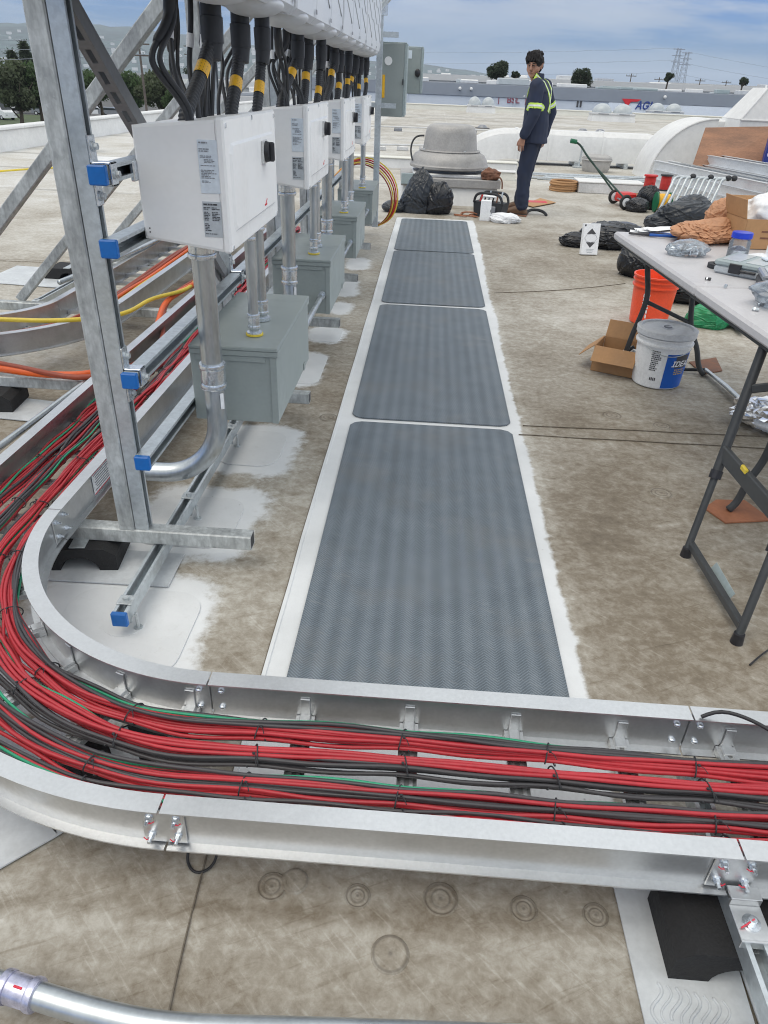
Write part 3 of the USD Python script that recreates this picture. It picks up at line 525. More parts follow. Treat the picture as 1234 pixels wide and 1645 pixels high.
for i, (px, top, D, rpx, mat, lab) in enumerate([
    (803, 93, 122, 18, 'leaf_dark', 'dark round tree on the skyline, between the grey cabinets and the standing man'),
    (829, 114, 122, 6, 'leaf_dark', 'small low bush of a tree touching the round skyline tree at its right'),
    (938, 105, 122, 16, 'leaf_dark', 'dark round tree on the skyline just past the standing man, before the pylons'),
    (1076, 115, 124, 7, 'leaf_dark', 'small ragged tree at the feet of the two lattice pylons'),
    (1196, 124, 124, 6, 'leaf_dark', 'tiny dark tree alone on the skyline above the white duct hood'),
    (12, 92, 105, 36, 'leaf_olive', 'broad olive green tree over the parked white van'),
    (48, 100, 108, 30, 'leaf_green', 'bushy green street tree half hidden by the end post'),
    (100, 112, 112, 34, 'leaf_olive', 'street tree behind the end post and the slotted brace'),
    (150, 104, 116, 26, 'leaf_green', 'small-leaved street tree seen between end post and slotted brace'),
    (205, 112, 112, 26, 'leaf_green', 'street tree beside the timber utility pole, slotted brace side'),
    (250, 108, 104, 30, 'leaf_olive', 'rounded street tree between the utility pole and the palm'),
    (283, 128, 100, 22, 'leaf_green', 'bright green low tree under the palm'),
    (306, 100, 165, 12, 'leaf_dark', 'dark distant tree showing between the first black hoses')]):
    pos, hh = at_far(px, top, D); sc = D / 1147 * .96
    sk = .95 if px < 310 and rpx > 12 else .92; tree(pos, hh, rpx * sc * (1.2 if px < 310 else 1.12), mat, lab, 100 + i, 6500 if rpx > 15 else 1500, max(.13, rpx * sc * .085), (1, 1, .9 * sk))
for i, (px, top, D) in enumerate([(37, 70, 150), (18, 84, 150)]):
    pos, hh = at_far(px, top, D); t = T('conifer', ['tall pointed dark conifer above the street trees beside the end post', 'shorter pointed conifer left of the tall one, above the street trees'][i], 'tree', pos)
    B().cyl((0, 0, 0), (0, 0, hh * .9), .3, 8, .05).build('trunk', 'bark', t)
    g = np.random.default_rng(i); n_ = 1600; u = g.uniform(.25, 1, n_); a = g.uniform(0, 6.28, n_); rr = (1 - u) * 3.4 * g.uniform(.3, 1, n_) ** .5 + .1
    p = np.stack([rr * np.cos(a), rr * np.sin(a), u * hh], -1); s = .5; d = g.normal(0, 1, (n_, 3)) * s; e = g.normal(0, 1, (n_, 3)) * s * .5
    q = np.arange(n_) * 3; B().add((np.stack([p - d, p + e, p + d], 1).reshape(-1, 3), np.stack([q, q + 1, q + 2], -1))).build('crown', 'leaf_dark', t, smooth=False)
pos, hh = at_far(270, 103, 110); t = T('palm_tree', 'lone palm rising over the bright green low tree', 'palm', pos)
B().tube(smooth_path([(0, 0, 0), (.15, 0, hh * .5), (0, 0, hh - 1)], 10), np.linspace(.28, .18, 10), 8).build('trunk', 'bark', t)
b = B(); g = np.random.default_rng(2)
for k in range(46):
    a = g.uniform(0, 6.28); e = g.uniform(-.9, 1.1); ln = g.uniform(1.0, 1.6); pp = [np.array([math.cos(a) * ln * s * math.cos(e * (1 - s)), math.sin(a) * ln * s * math.cos(e * (1 - s)), hh - 1 + ln * (math.sin(e) * s - .7 * s * s)]) for s in (0, .35, .7, 1)]
    w = np.array([-math.sin(a), math.cos(a), 0]) * .13
    v = np.concatenate([np.stack([q_ - w * (1 - i_ * .3), q_ + w * (1 - i_ * .3)]) for i_, q_ in enumerate(pp)]); b.add((v, [[0, 1, 3], [0, 3, 2], [2, 3, 5], [2, 5, 4], [4, 5, 7], [4, 7, 6]]))
b.build('crown', 'leaf_olive', t, smooth=False)

# ---- utility poles, wires, pylons
def upole(px, top, D, label, arms=1):
    pos, hh = at_far(px, top, D); t = T('utility_pole', label, 'utility pole', pos)
    B().cyl((0, 0, 0), (0, 0, hh), .17, 8, .11).build('pole', 'pole_wood', t)
    for k in range(arms):
        B().box((0, 0, hh - .5 - k * 1.1), (2.4, .12, .14)).build('crossarm', 'pole_wood', t)
        for x in (-1.1, -.4, .4, 1.1): B().cyl((x, 0, hh - .43 - k * 1.1), (x, 0, hh - .15 - k * 1.1), .06, 6).build('insulator', 'cabinet', t)
    return np.array(pos) + [0, 0, hh]
tops = [upole(222, 62, 95, 'timber utility pole with crossarms standing among the street trees', 2), upole(307, 68, 130, 'utility pole behind the leftmost black hose', 2),
        upole(382, 78, 150, 'utility pole seen through the gap between black hoses', 2)]
for i, (px, tp, D) in enumerate([(1015, 118, 200), (1060, 124, 210), (1126, 126, 210), (1168, 129, 220)]):
    tops.append(upole(px, tp, D, ['utility pole on the skyline nearest the round tree past the man', 'utility pole on the skyline left of the pylons', 'utility pole on the skyline right of the pylons', 'utility pole on the skyline beside the tiny lone tree'][i]))
def pylon(px, top, D, label):
    pos, hh = at_far(px, top, D); t = T('lattice_pylon', label, 'pylon', pos); b = B(); w = lambda z: 1.7 * (1 - z / hh) + .7
    zs = np.linspace(0, hh, 13); legs = []
    for sx, sy in ((-1, -1), (1, -1), (1, 1), (-1, 1)): b.cyl((sx * w(0), sy * w(0), 0), (sx * w(hh), sy * w(hh), hh), .10, 5)
    b.build('legs', 'pylon', t, smooth=False); b = B()
    for k in range(12):
        for s in range(4):
            c0 = [(-1, -1), (1, -1), (1, 1), (-1, 1)][s]; c1 = [(-1, -1), (1, -1), (1, 1), (-1, 1)][(s + 1) % 4]
            P = lambda c, z: (c[0] * w(z), c[1] * w(z), z); b.cyl(P(c0, zs[k]), P(c1, zs[k + 1]), .05, 4); b.cyl(P(c1, zs[k]), P(c0, zs[k + 1]), .05, 4)
    b.build('lattice', 'pylon', t, smooth=False)
    for z in (.98, .88, .78): B().box((0, 0, hh * z), (5.5, .25, .3)).build('crossarm', 'pylon', t)
    return np.array(pos) + [0, 0, hh]
py = [pylon(1092, 77, 420, 'tall lattice pylon, the left one of the skyline pair'), pylon(1105, 83, 440, 'tall lattice pylon, the right one of the skyline pair')]
def wire(p0, p1, sag, r, label):
    p0, p1 = np.array(p0, float), np.array(p1, float); u = np.linspace(0, 1, 24)[:, None]; p = p0 + (p1 - p0) * u; p[:, 2] -= 4 * sag * (u[:, 0] * (1 - u[:, 0]))
    pth = B().tube(p, r, 4, False).build('power_line', 'pylon', None, smooth=True, label=label, cat='power line', group='overhead lines')
for k in range(3):
    wire(tops[0] + [(-1.1, 0, 1.1)[k], 0, -.2 - k * .6], tops[0] + [-120, -20, 6 - k * 3], 3, .022, 'thin overhead line slung from the timber pole among the street trees')
    wire(tops[0] + [(-1.1, 0, 1.1)[k], 0, -.2 - k * .6], tops[1] + [0, 0, -.3 * k], 1.5, .022, 'thin overhead line slung from the timber pole among the street trees')
for k in range(3):
    wire(py[0] + [0, 0, -k * 5.], py[0] + [-520, 80, 4 - 4. * k], 9, .05, 'thin overhead line strung from the lattice pylons')
    wire(py[1] + [0, 0, -k * 5.], py[1] + [300, 30, -4 - 4. * k], 9, .05, 'thin overhead line strung from the lattice pylons')

# ---- vehicles on the street
def car(pos, rz, label, mat, van=False):
    t = T('parked_van' if van else 'parked_car', label, 'van' if van else 'car', pos, rz); Ln, W_, H = (5.6, 2.0, 2.5) if van else (4.5, 1.8, 1.45)
    side = [(-Ln / 2, .35), (Ln / 2, .35), (Ln / 2, .85 if not van else 1.1), (Ln / 2 - .9, 1.0 if not van else 1.35), (Ln / 2 - 1.7, H), (-Ln / 2 + (.8 if not van else .1), H), (-Ln / 2, .95 if not van else H - .15)]
    B().poly(side, -W_ / 2, W_ / 2, RX90).build('body', mat, t)
    win = [(Ln / 2 - 1.05, 1.02 if not van else 1.4), (Ln / 2 - 1.72, H - .12), (-Ln / 2 + .95 if not van else Ln / 2 - 2.7, H - .12), (-Ln / 2 + .5 if not van else Ln / 2 - 2.7, 1.02 if not van else 1.4)]
    for s in (-1, 1): B().poly(win, s * (W_ / 2 + .006) - .004, s * (W_ / 2 + .006) + .004, RX90).build('side_window', 'dark_glass', t, smooth=False)
    a = np.array([Ln / 2 - .93, 0, 1.04 if not van else 1.4]); c = np.array([Ln / 2 - 1.66, 0, H - .06]); d = c - a; nrm = np.array([d[2], 0, -d[0]]); nrm /= np.linalg.norm(nrm)
    B().add((np.array([a + [0, -.8, 0], a + [0, .8, 0], c + [0, .72, 0], c + [0, -.72, 0]]) + nrm * .012, [[0, 1, 2], [0, 2, 3]])).build('windscreen', 'dark_glass', t, smooth=False)
    for sx in (-1, 1):
        for sy in (-1, 1):
            w = T.__new__(T); w.path = B().cyl((sx * Ln * .31, sy * (W_ / 2 - .2), .34), (sx * Ln * .31, sy * (W_ / 2 + .01), .34), .34, 18).build('wheel', 'tyre', t)
            B().cyl((sx * Ln * .31, sy * (W_ / 2 + .005), .34), (sx * Ln * .31, sy * (W_ / 2 + .02), .34), .2, 12).build('rim', 'alu_old', w)
    for sy in (-1, 1): B().box((Ln / 2, sy * W_ * .36, .72), (.04, .3, .14), None, .01).build('headlight', 'skylight', t)
p = G(6, 192, -6.1); car((p[0] - .4, p[1], -6.08), -.5, 'white van parked by the street, partly cut by the frame edge', 'car_white', True)
p = G(155, 186, -6.1); car((p[0], p[1], -6.08), .2, 'white car parked beyond the parapet, right of the end post', 'car_white')
p = G(172, 187, -6.1); car((p[0] + .6, p[1] + 1, -6.08), .2, 'dark grey car parked next to the white car by the slotted brace', 'car_grey')
p = G(66, 186, -6.1); car((p[0], p[1] + 2, -6.08), .1, 'dark grey car parked under the trees, hard against the end post', 'car_grey')

# ---- thin coastal haze round everything
hz_m = usdkit.material(stage, '/World/Looks/haze_look', {'v': ('principled_volume', {'color': (.80, .86, .95), 'density': .00009, 'anisotropy': .2})}, [], volume='v.volume')
hx = B().add(trimesh.creation.box(bounds=[(-9200, -420, -7.9), (9200, 9200, 190)])); pth_ = hx.build('haze', hz_m, None, smooth=False, kind='stuff')

# ================================================================ WALKWAY MATS
PADS = [(1.21, 3.125, 'long grey ribbed walkway mat running up to the cable tray'), (3.172, 5.225, 'grey ribbed walkway mat second from the cable tray'),
        (5.285, 7.175, 'grey ribbed walkway mat third from the cable tray'), (7.215, 9.06, 'grey ribbed walkway mat farthest along, ending near the slumped black bag')]
for i, (y0, y1, lab) in enumerate(PADS):
    x0, x1, c = -.303 - .003 * (i % 2), .459 + .002 * i, .052
    t = T('walkway_mat', lab, 'walkway mat', ((x0 + x1) / 2, (y0 + y1) / 2, 0), group='walkway mats'); w, h = (x1 - x0) / 2, (y1 - y0) / 2
    pts = [(-w + c, -h), (w - c, -h), (w - c * .35, -h + c * .3), (w, -h + c * .9), (w, h - c * .9), (w - c * .35, h - c * .3), (w - c, h), (-w + c, h), (-w + c * .35, h - c * .3), (-w, h - c * .9), (-w, -h + c * .9), (-w + c * .35, -h + c * .3)]
    B().poly(pts, .0035, .0085).build('mat', 'pad', t, smooth=False)
    e = np.array(pts + pts[:1]); ed = np.array(Polygon(pts).buffer(-.004).exterior.coords)

# ================================================================ CABLE TRAY
C0 = np.array([-.42, 1.80])
def along(s, r):
    """s: metres from the bend's start, negative towards +x; arc length is measured on radius .82."""
    A = .82 * math.pi / 2
    if s <= 0: return np.array([C0[0] - s, C0[1] - r])
    if s < A: a = -math.pi / 2 - s / .82; return C0 + r * np.array([math.cos(a), math.sin(a)])
    return np.array([C0[0] - r, C0[1] + s - A])
ARC = .82 * math.pi / 2
def lane(s0, s1, r, z, n): return np.array([[*along(s, r), z] for s in np.linspace(s0, s1, n)])
tray = T('cable_tray', 'long aluminium ladder cable tray bending round the mats, loaded with red and black cables', 'cable tray', (0, 0, 0))
W2 = .0205
IB = [(-W2, 0), (W2, 0), (W2, .0035), (.0025, .0045), (.0025, .1075), (W2, .1085), (W2, .112), (-W2, .112), (-W2, .1085), (-.0025, .1075), (-.0025, .0045), (-W2, .0035)]
ZT = .138
for r, cuts in ((.656, (-1.06,)), (.979, (-1.05,))):
    sp = [(-3.6, cuts[0] - .002, 2), (cuts[0] + .002, -.002, 2), (.002, ARC - .004, 40), (ARC, ARC + 2.8, 2), (ARC + 2.805, ARC + 5.6, 2)]
    for a, b_, n in sp: B().sweep(lane(a, b_, r, ZT, n), IB).build('side_rail', 'alu', tray, smooth=20)
s = -2.2 + .055; k = 0
RP = [(-.021, 0), (.021, 0), (.021, .016), (.013, .016), (.013, .020), (.005, .020), (.005, .016), (-.005, .016), (-.005, .020), (-.013, .020), (-.013, .016), (-.021, .016)]
rung_s = [-.685 - .235 * k for k in range(12)] + [-.685 + .235 * k for k in range(1, 3)] + [.06, .28, .50, .72, .94, 1.16] + [ARC + .08 + .235 * k for k in range(22)]
for s in rung_s:
    a, b_ = along(s, .66), along(s, .975)
    b = B().sweep([[*a, .1425], [*b_, .1425]], RP)
    d = (b_ - a) / np.linalg.norm(b_ - a); nrm = np.array([-d[1], d[0]])
    b.add(cbox((.004, .022, .052), .001), rotz(math.atan2(d[1], d[0])), (*(a + d * .001), .186)).add(cbox((.03, .024, .006), .001), rotz(math.atan2(d[1], d[0])), (*(a + d * .014), .163))
    b.build('rung', 'alu', tray, smooth=20)
def splice(s, r, out, marks=True):
    """bolted plate over a joint; out = +1 on the far-from-centre side of the rail"""
    c = along(s, r); c2 = along(s, r + .01); n = (c2 - c) / np.linalg.norm(c2 - c) * out; tv = np.array([-n[1], n[0]]) * (1 if out > 0 else 1); ang = math.atan2(tv[1], tv[0]); R = rotz(ang)
    pl = B().add(cbox((.082, .004, .092), .001), R, (*(c + n * .006), ZT + .056)).build('splice_plate', 'alu', tray, smooth=False)
    for dx in (-.025, .025):
        for dz in (-.025, .024):
            o = np.array([*(c + tv * dx), ZT + .056 + dz]); n3 = np.array([*n, 0])
            b = B().cyl(o + n3 * .007, o + n3 * .010, .0085, 16).cyl(o + n3 * .010, o + n3 * .018, .0066, 6).cyl(o + n3 * .018, o + n3 * .027, .0036, 10)
            b.build('bolt', 'coupling', pl)
            if marks:
                q = np.array([*tv, 0]) * random.choice([-1, 1]); B().tube([o + n3 * .019 - q * .002, o + n3 * .0195 + q * .007 + [0, 0, -.001], o + n3 * .0165 + q * .013 + [0, 0, .001]], .0011, 5).build('paint_mark', 'marker', pl)
    for dx in (-.025, .025):                                                   # rounded bolt heads on the other face
        for dz in (-.025, .024):
            o = np.array([*(c + tv * dx), ZT + .056 + dz]); n3 = -np.array([*n, 0])
            B().sph(o + n3 * .004, (.008, .008, .006), 2).build('bolt_head', 'coupling', pl)
random.seed(4)
splice(0, .979, 1); splice(-1.05, .979, 1); splice(0, .656, -1, False); splice(-1.06, .656, -1, False); splice(ARC - .002, .656, -1, False); splice(ARC, .979, 1, False)
p = along(ARC + .33, .6535 - .0005); st = T.__new__(T)
st.path = B().box((p[0] + .0018, p[1], ZT + .056), (.0016, .16, .075), None, .0005).build('rating_sticker', 'white_paper', tray, smooth=False)
for k in range(7): B().box((p[0] + .003, p[1] - .01 + .004 * (k % 2), ZT + .085 - k * .009), (.001, .12 - .012 * (k % 3), .003), None, .0002).build('print_line', 'grey_ink', st, smooth=False)
for dz in (.036, -.036): B().box((p[0] + .003, p[1], ZT + .056 + dz), (.001, .158, .003), None, .0002).build('print_border', 'marker', st, smooth=False)

# ---- cables lying in the tray
def cable_bundle(rc, label, seed, red, black, green, s0=-3.5, s1=ARC + 5.3, width=.052, dr=None, gz=True):
    g = np.random.default_rng(seed); t = T('cable_bundle', label, 'cable bundle', (0, 0, 0), group='cable bundles in the tray')
    n = 300; ss = np.linspace(s0, s1, n); m = red + black + green; per = 5; base = [((i % per) - (per - 1) / 2 + .5 * ((i // per) % 2), i // per) for i in range(m)]
    score = np.array([b_[0] * (1 if seed % 2 else -1) + .5 * b_[1] + g.normal(0, 2.6) for b_ in base[:red + black]]); kinds = np.array(['blackc'] * (red + black), object); kinds[np.argsort(score)[:red]] = 'red'; kinds = list(kinds) + ['green'] * green
    cen = rc + .004 * np.sin(ss * 2.1 + seed) + (dr(ss) if dr is not None else 0) + .012 * (meshkit.fbm(np.stack([ss * 1.1, 0 * ss + seed, 0 * ss], -1), 2, seed) - .5) * 2
    loose = sstep(.9, 2.2, ss) + .55 * np.exp(-((ss - .55) / .45) ** 2)
    zip_s = np.arange(s0 + .13 + .07 * (seed % 3), s1, .31)
    pinch = np.min(np.abs(ss[:, None] - zip_s[None]), axis=1); pinch = .80 + .32 * sstep(.0, .14, pinch)
    for i, kd in enumerate(kinds):
        u = ss * 1.5; q = np.stack([u, 0 * u + i * 3.7, 0 * u + seed], -1); q2 = q + 51.3
        w1 = (meshkit.fbm(q, 3, seed) - .5) * 2; w2 = (meshkit.fbm(q2, 3, seed + 1) - .5) * 2
        rr = .0036 if kd == 'green' else .0044
        if kd == 'green': bx, bz = (.6 if i % 2 else -1.2) * per / 2.6, 2.35
        else: bx, bz = base[i]
        off = (bx * .0080 * width / .052 + w1 * .0135 * (1 + 2.2 * loose)) * pinch
        zz =   .1635 + .0048 + bz * .0079 + np.maximum(w2, -.25 if kd != 'green' else -1) * (.011 if kd != 'green' else .02) * (1 + .5 * loose)
        zz = np.maximum(zz, .1682)
        pts = np.array([[*along(s, r), z] for s, r, z in zip(ss, cen + off, zz)])
        B().tube(pts, rr, 8).build({'red': 'red_cable', 'blackc': 'black_cable', 'green': 'green_cable'}[kd], kd, t, smooth=True)
    for z_ in zip_s:
        c = float(np.interp(z_, ss, cen)); k = np.linspace(0, 2 * math.pi, 21)
        pts = np.array([[*along(z_ + .012 * math.sin(a * .5 + seed), c + .027 * math.cos(a) * width / .052), .1795 + .0165 * math.sin(a)] for a in k])
        b = B().tube(pts, .0017, 5); e = np.array([*along(z_, c + .008), .197]); b.box(e, (.006, .005, .005), None, .001)
        b.tube([e, e + [.006, -.01, .004], e + [.011, -.022 - .01 * (seed % 2), .002]], .0010, 4)
        b.build('cable_tie', 'black', t)
cable_bundle(.722, 'bundle of red, black and green cables hugging the inner rail of the tray', 2, 12, 6, 1, dr=lambda s: .030 * (1 - sstep(-1.2, -.2, s)) - .002)
cable_bundle(.795, 'second cable bundle out from the inner rail, red and black with one green', 5, 12, 6, 1, dr=lambda s: .004 * (1 - sstep(-1.2, -.2, s)) - .012 * sstep(0, .4, s))
cable_bundle(.862, 'third cable bundle from the inner rail, mostly red on its outer side', 8, 13, 5, 1, dr=lambda s: .008 * (1 - sstep(-1.2, -.2, s)) - .004 * sstep(0, .4, s))
cable_bundle(.922, 'outermost cable bundle, tucked under the lip of the outer tray rail', 11, 10, 5, 1, width=.044)
# black lead looped over the inner rail, wire ring under the outer rail, loose wire end
B().tube(smooth_path([(.655, 1.13, .255), (.69, 1.135, .268), (.73, 1.12, .275), (.78, 1.09, .27), (.85, 1.03, .25), (1.0, .92, .22)], 30), .0042, 10).build('black_lead', 'black_wire', None, smooth=True, label='thick black lead looping over the inner tray rail near the frame edge', cat='cable')
B().tube(smooth_path([(-.40, .90, .05), (-.41, .865, .004), (-.385, .845, .004), (-.36, .86, .005), (-.355, .90, .03)], 24), .003, 8).build('wire_ring', 'black_wire', None, smooth=True, label='loop of thin wire lying under the outer tray rail beside the lap joint', cat='wire')
a, c = G(1204, 1070), G(1240, 1042)
B().tube(smooth_path([(*a[:2], .004), (*((a + c) / 2)[:2], .010), (*c[:2], .004)], 8), .0028, 6).build('loose_wire', 'black_wire', None, smooth=True, label='short loose black wire on the roof below the table leg frame', cat='wire')

# ---- supports under the tray: rubber blocks, struts, slip sheets
def slip(pts, label, th=.004):
    c = np.mean(pts, axis=0); t = T('slip_sheet', label, 'slip sheet', (*c, 0)); B().poly([(p[0] - c[0], p[1] - c[1]) for p in pts], .004, .004 + th).build('sheet', 'slip', t, smooth=False)
def block(loc, rz, label, h=.083, w=.16, ln=.28):
    t = T('rubber_block', label, 'support block', loc, rz); a = np.linspace(0, math.pi, 12)
    prof = [(-ln / 2, 0), (-.062, 0)] + [(-.062 * math.cos(x), .048 * math.sin(x)) for x in a[1:-1]] + [(.062, 0), (ln / 2, 0), (ln / 2, h * .72), (ln / 2 - .035, h), (-ln / 2 + .035, h), (-ln / 2, h * .72)]
    B().poly(prof, -w / 2, w / 2, RX90).build('block', 'rubber_block', t, smooth=False); B().box((0, 0, h + .002), (.05, w * .9, .004), None, .001).build('channel_shoe', 'galv', t)
slip([(.466, .90), (.468, .635), (.56, .60), (.66, .60), (.675, .92)], 'white slip sheet with scuffed wavy glue marks under the rubber block by the strut')
slip([(.668, .97), (.672, .50), (1.1, .50), (1.1, .97)], 'white slip sheet past the strut, at the lower frame edge')
g = np.random.default_rng(12); glue = T('glue_ripples', 'rippled band of dried glue at the front of the scuffed slip sheet', 'glue marks', (.548, .675, .008))
for k in range(8):
    x0 = -.050 + k * .017; pts = [(x0 + .009 * math.sin(y * 95 + k * .35) + y * .25, y, 0) for y in np.linspace(-.040 + .004 * (k % 3), .032 - .003 * k, 26)]
    B().tube(pts, np.r_[.0008, np.full(24, .0032), .0008] * (1 - .25 * (k % 2)), 6).build('glue_ridge', 'slip', glue, smooth=True)
block((.664, .790, .008), 0, 'black rubber block with arched underside beneath the strut at the lower frame edge', .087, .15, .27)
st = T('support_strut', 'galvanised strut passing under the tray at the lower frame edge, slot upward', 'strut', (.652, 0, .1165))
B().sweep([(0, .33, 0), (0, 1.12, 0)], STRUT).build('channel', 'strut', st, smooth=False)
cl = T('hold_down_clamp', 'white bent clamp plate bolted to the strut at the tray splice', 'clamp', (.652, .765, .140))
b = B(); b.box((0, -.014, .0022), (.056, .062, .004), None, .001); b.box((0, .019, .011), (.056, .004, .02), None, .001); b.box((0, .030, .0205), (.056, .026, .004), None, .001); b.box((0, -.047, -.006), (.056, .004, .02), None, .001); b.build('plate', 'alu', cl)
b = B().cyl((0, -.015, .004), (0, -.015, .007), .016, 24); b.cyl((0, -.015, .007), (0, -.015, .0085), .011, 20); b.build('washer', 'coupling', cl); B().cyl((0, -.015, .0085), (0, -.015, .017), .0075, 6).build('bolt', 'coupling', cl)
B().tube([(.002, -.015, .0178), (-.012, -.022, .012), (-.022, -.026, .0065)], .0016, 5).build('paint_mark', 'marker', cl)
slip([(-1.25, 1.76), (-.745, 1.768), (-.748, 1.95), (-1.25, 1.95)], 'grey-white slip sheet under the block beside the end post, footprint stained')
block((-1.06, 1.90, .008), .12, 'black rubber block under the bend of the tray next to the end post', .079, .16, .24)
slip([(-2.2, 2.95), (-1.72, 2.91), (-1.69, 3.14), (-2.2, 3.2)], 'slip sheet under the block at the left frame edge')
block((-2.02, 3.08, .008), .1, 'black rubber block at the left frame edge below the orange conduit', .079, .2, .26)
slip([(-3.3, 5.25), (-2.6, 5.2), (-2.62, 5.75), (-3.3, 5.8)], 'slip sheet under the farther block, left of the slanting tube')
block((-2.72, 5.55, .008), 0, 'black rubber block behind the slanting tube at the left', .079, .22, .36)
slip([(-1.0, 1.12), (-.70, .90), (-.62, 1.0), (-.85, 1.25)], 'pale slip sheet showing between rungs inside the tray bend')
slip([(-.98, .99), (-.84, .76), (-.70, .90), (-.80, 1.02)], 'pale slip sheet poking out from under the outer rail at the left frame edge')
block((-.60, 1.05, .008), .6, 'black rubber block under the rungs at the start of the tray bend', .087, .16, .26)
block((-1.22, 2.9, .008), 0, 'black rubber block under the tray behind the end post', .079, .16, .26)

# ================================================================ EQUIPMENT RACK
PY = [1.905, 3.13, 4.35, 5.53, 6.75, 7.95]
rack = T('equipment_rack', 'galvanised strut rack with posts, slanted braces and blue capped rails', 'rack', (0, 0, 0))
for i, y in enumerate(PY):
    ptop = 2.35
    B().sweep([(-.9005, y, .138), (-.9005, y, ptop)], sq(.0505, .0505), (0, 1, 0)).build('post_tube', 'galv_rough', rack, smooth=30)
    B().sweep([(-.852, y, .138), (-.852, y, ptop)], [(q[0], q[1]) for q in STRUT], (1, 0, 0)).build('post', 'strut', rack, smooth=False)
    b = B(); w = .0255
    hollow = trimesh.creation.extrude_polygon(Polygon(sq(.051, .051)).difference(Polygon(sq(.044, .044))), 2.16, engine='earcut')
    b.add(hollow, roty(math.pi / 2), (-2.66, y, .112)); b.build('crossbar', 'galv_rough', rack, smooth=30)
    B().box((-.515, y, .112), (.03, .043, .043), None, .001).build('crossbar_plug', 'black', rack)
    B().sweep([(-.90, y + .055, 1.75), (-2.53, y + .055, .138)], sq(.051, .051), (0, 1, 0)).build('brace', 'galv_rough', rack, smooth=30)
    b = B().box((-.905, y + .03, 1.75), (.09, .008, .14), None, .002); b.build('gusset', 'galv', rack)
    for (dx, dz) in ((-.02, .03), (.02, -.03)): B().cyl((-.9 + dx, y - .031, 1.75 + dz), (-.9 + dx, y - .040, 1.75 + dz), .010, 6).build('bolt', 'coupling', rack)
RAILS = [1.178, 1.006, .651, .391, 1.80, 2.15]
for z in RAILS:
    x = -.808; B().sweep([(x, 1.872, z), (x, 8.15, z)], STRUT, (1, 0, 0)).build('rail', 'strut', rack, smooth=False)
    B().box((x, 1.867, z), (.0455, .018, .0455), None, .003).build('end_cap', 'blue', rack)
def bracket(y, z):
    pts = [(-.829, z + .082), (-.829, z + .0245), (-.783, z + .0245), (-.783, z - .0245), (-.829, z - .0245), (-.829, z - .072)]
    b = B()
    for (x0, z0), (x1, z1) in zip(pts[:-1], pts[1:]):
        b.box2((min(x0, x1) - .0025, y - .019, min(z0, z1) - .0025), (max(x0, x1) + .0025, y + .019, max(z0, z1) + .0025), .0012)
    p = b.build('bracket', 'coupling', rack, smooth=False)
    for (x, zz) in ((-.8265, z + .06), (-.7805, z), (-.8265, z - .052)):
        B().cyl((x, y, zz), (x + .004, y, zz), .012, 18).cyl((x + .004, y, zz), (x + .013, y, zz), .0085, 6).build('bolt', 'galv', p)
for z in (RAILS[0], RAILS[2]):
    for y in PY[:3]: bracket(y, z)
# floor rails carrying the crossbars
for (x, y0, y1) in ((-.80, 1.535, 8.1), (-2.52, 3.9, 8.1)):
    B().sweep([(x, y0, .0655), (x, y1, .0655)], STRUT, (0, 0, 1)).build('floor_rail', 'strut', rack, smooth=False)
    B().box((x, y0 - .004, .0655), (.0455, .016, .0455), None, .003).build('end_cap', 'blue', rack)
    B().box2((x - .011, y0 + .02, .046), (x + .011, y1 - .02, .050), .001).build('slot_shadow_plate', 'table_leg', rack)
    for y in np.arange(y0 + .055, y1, .61):
        b = B().cyl((x + .032 * 0, y, .002), (x, y, .092), .0058, 8).box((x, y, .088), (.046, .042, .005), None, .001).cyl((x, y, .0905), (x, y, .099), .0095, 6); b.build('anchor_bolt', 'galv', rack)
        B().cyl((x + .031, y - .02, .002), (x + .031, y - .02, .06), .0058, 8).cyl((x + .031, y - .02, .002), (x + .031, y - .02, .008), .013, 12).build('anchor_stud', 'galv', rack)
# slotted brace in the plane of the posts
d = np.array([0, 2.31 - 1.958, 1.265 - 1.532]); d /= np.linalg.norm(d); nb_ = np.cross(d, [1, 0, 0]); nb_ = nb_ if nb_[1] < 0 else -nb_
p0 = np.array([-.862, 1.93, 1.555]); p0 = p0 - d * .55; ln = 2.05; bb = B(); wv = np.array([1., 0, 0])
def bar(c0, c1, wx, tn, offx, offn):
    pts = [];
    for q in (c0, c1):
        for sx in (-1, 1):
            for sn in (-1, 1): pts.append(p0 + d * q + wv * (offx + sx * wx / 2) + nb_ * (offn + sn * tn / 2))
    return hull(pts)
for sx in (-1, 1): bb.add(bar(0, ln, .0135, .003, sx * .0142, .0205)); bb.add(bar(0, ln, .003, .041, sx * .0195, 0)); bb.add(bar(0, ln, .009, .003, sx * .0155, -.0205))
for k in range(int(ln / .076)): bb.add(bar(k * .076, k * .076 + .028, .0152, .003, 0, .0205))
bb.build('slotted_brace', M('grey_strut_paint', (.22, .225, .23), .5, .5, .08), rack, smooth=False)
# end post and canopy arm at the far end
x = AX(603, 200, -.53); B().sweep([(-.525, 7.62, .138), (-.525, 7.62, 2.35)], sq(.055, .055), (0, 1, 0)).build('end_post', 'strut', rack, smooth=30)
B().sweep([(-.53, 7.60, 1.93), (-.20, 7.60, 2.28)], sq(.041, .041), (0, 1, 0)).build('canopy_arm', 'galv', rack, smooth=30)
B().box((-.49, 7.585, 1.93), (.06, .01, .09), None, .002).build('gusset', 'coupling', rack)
for z in (1.2, 1.75): B().sweep([(-.80, 7.62, z), (-.36, 7.62, z)], STRUT, (0, 1, 0)).build('rail', 'strut', rack, smooth=False)

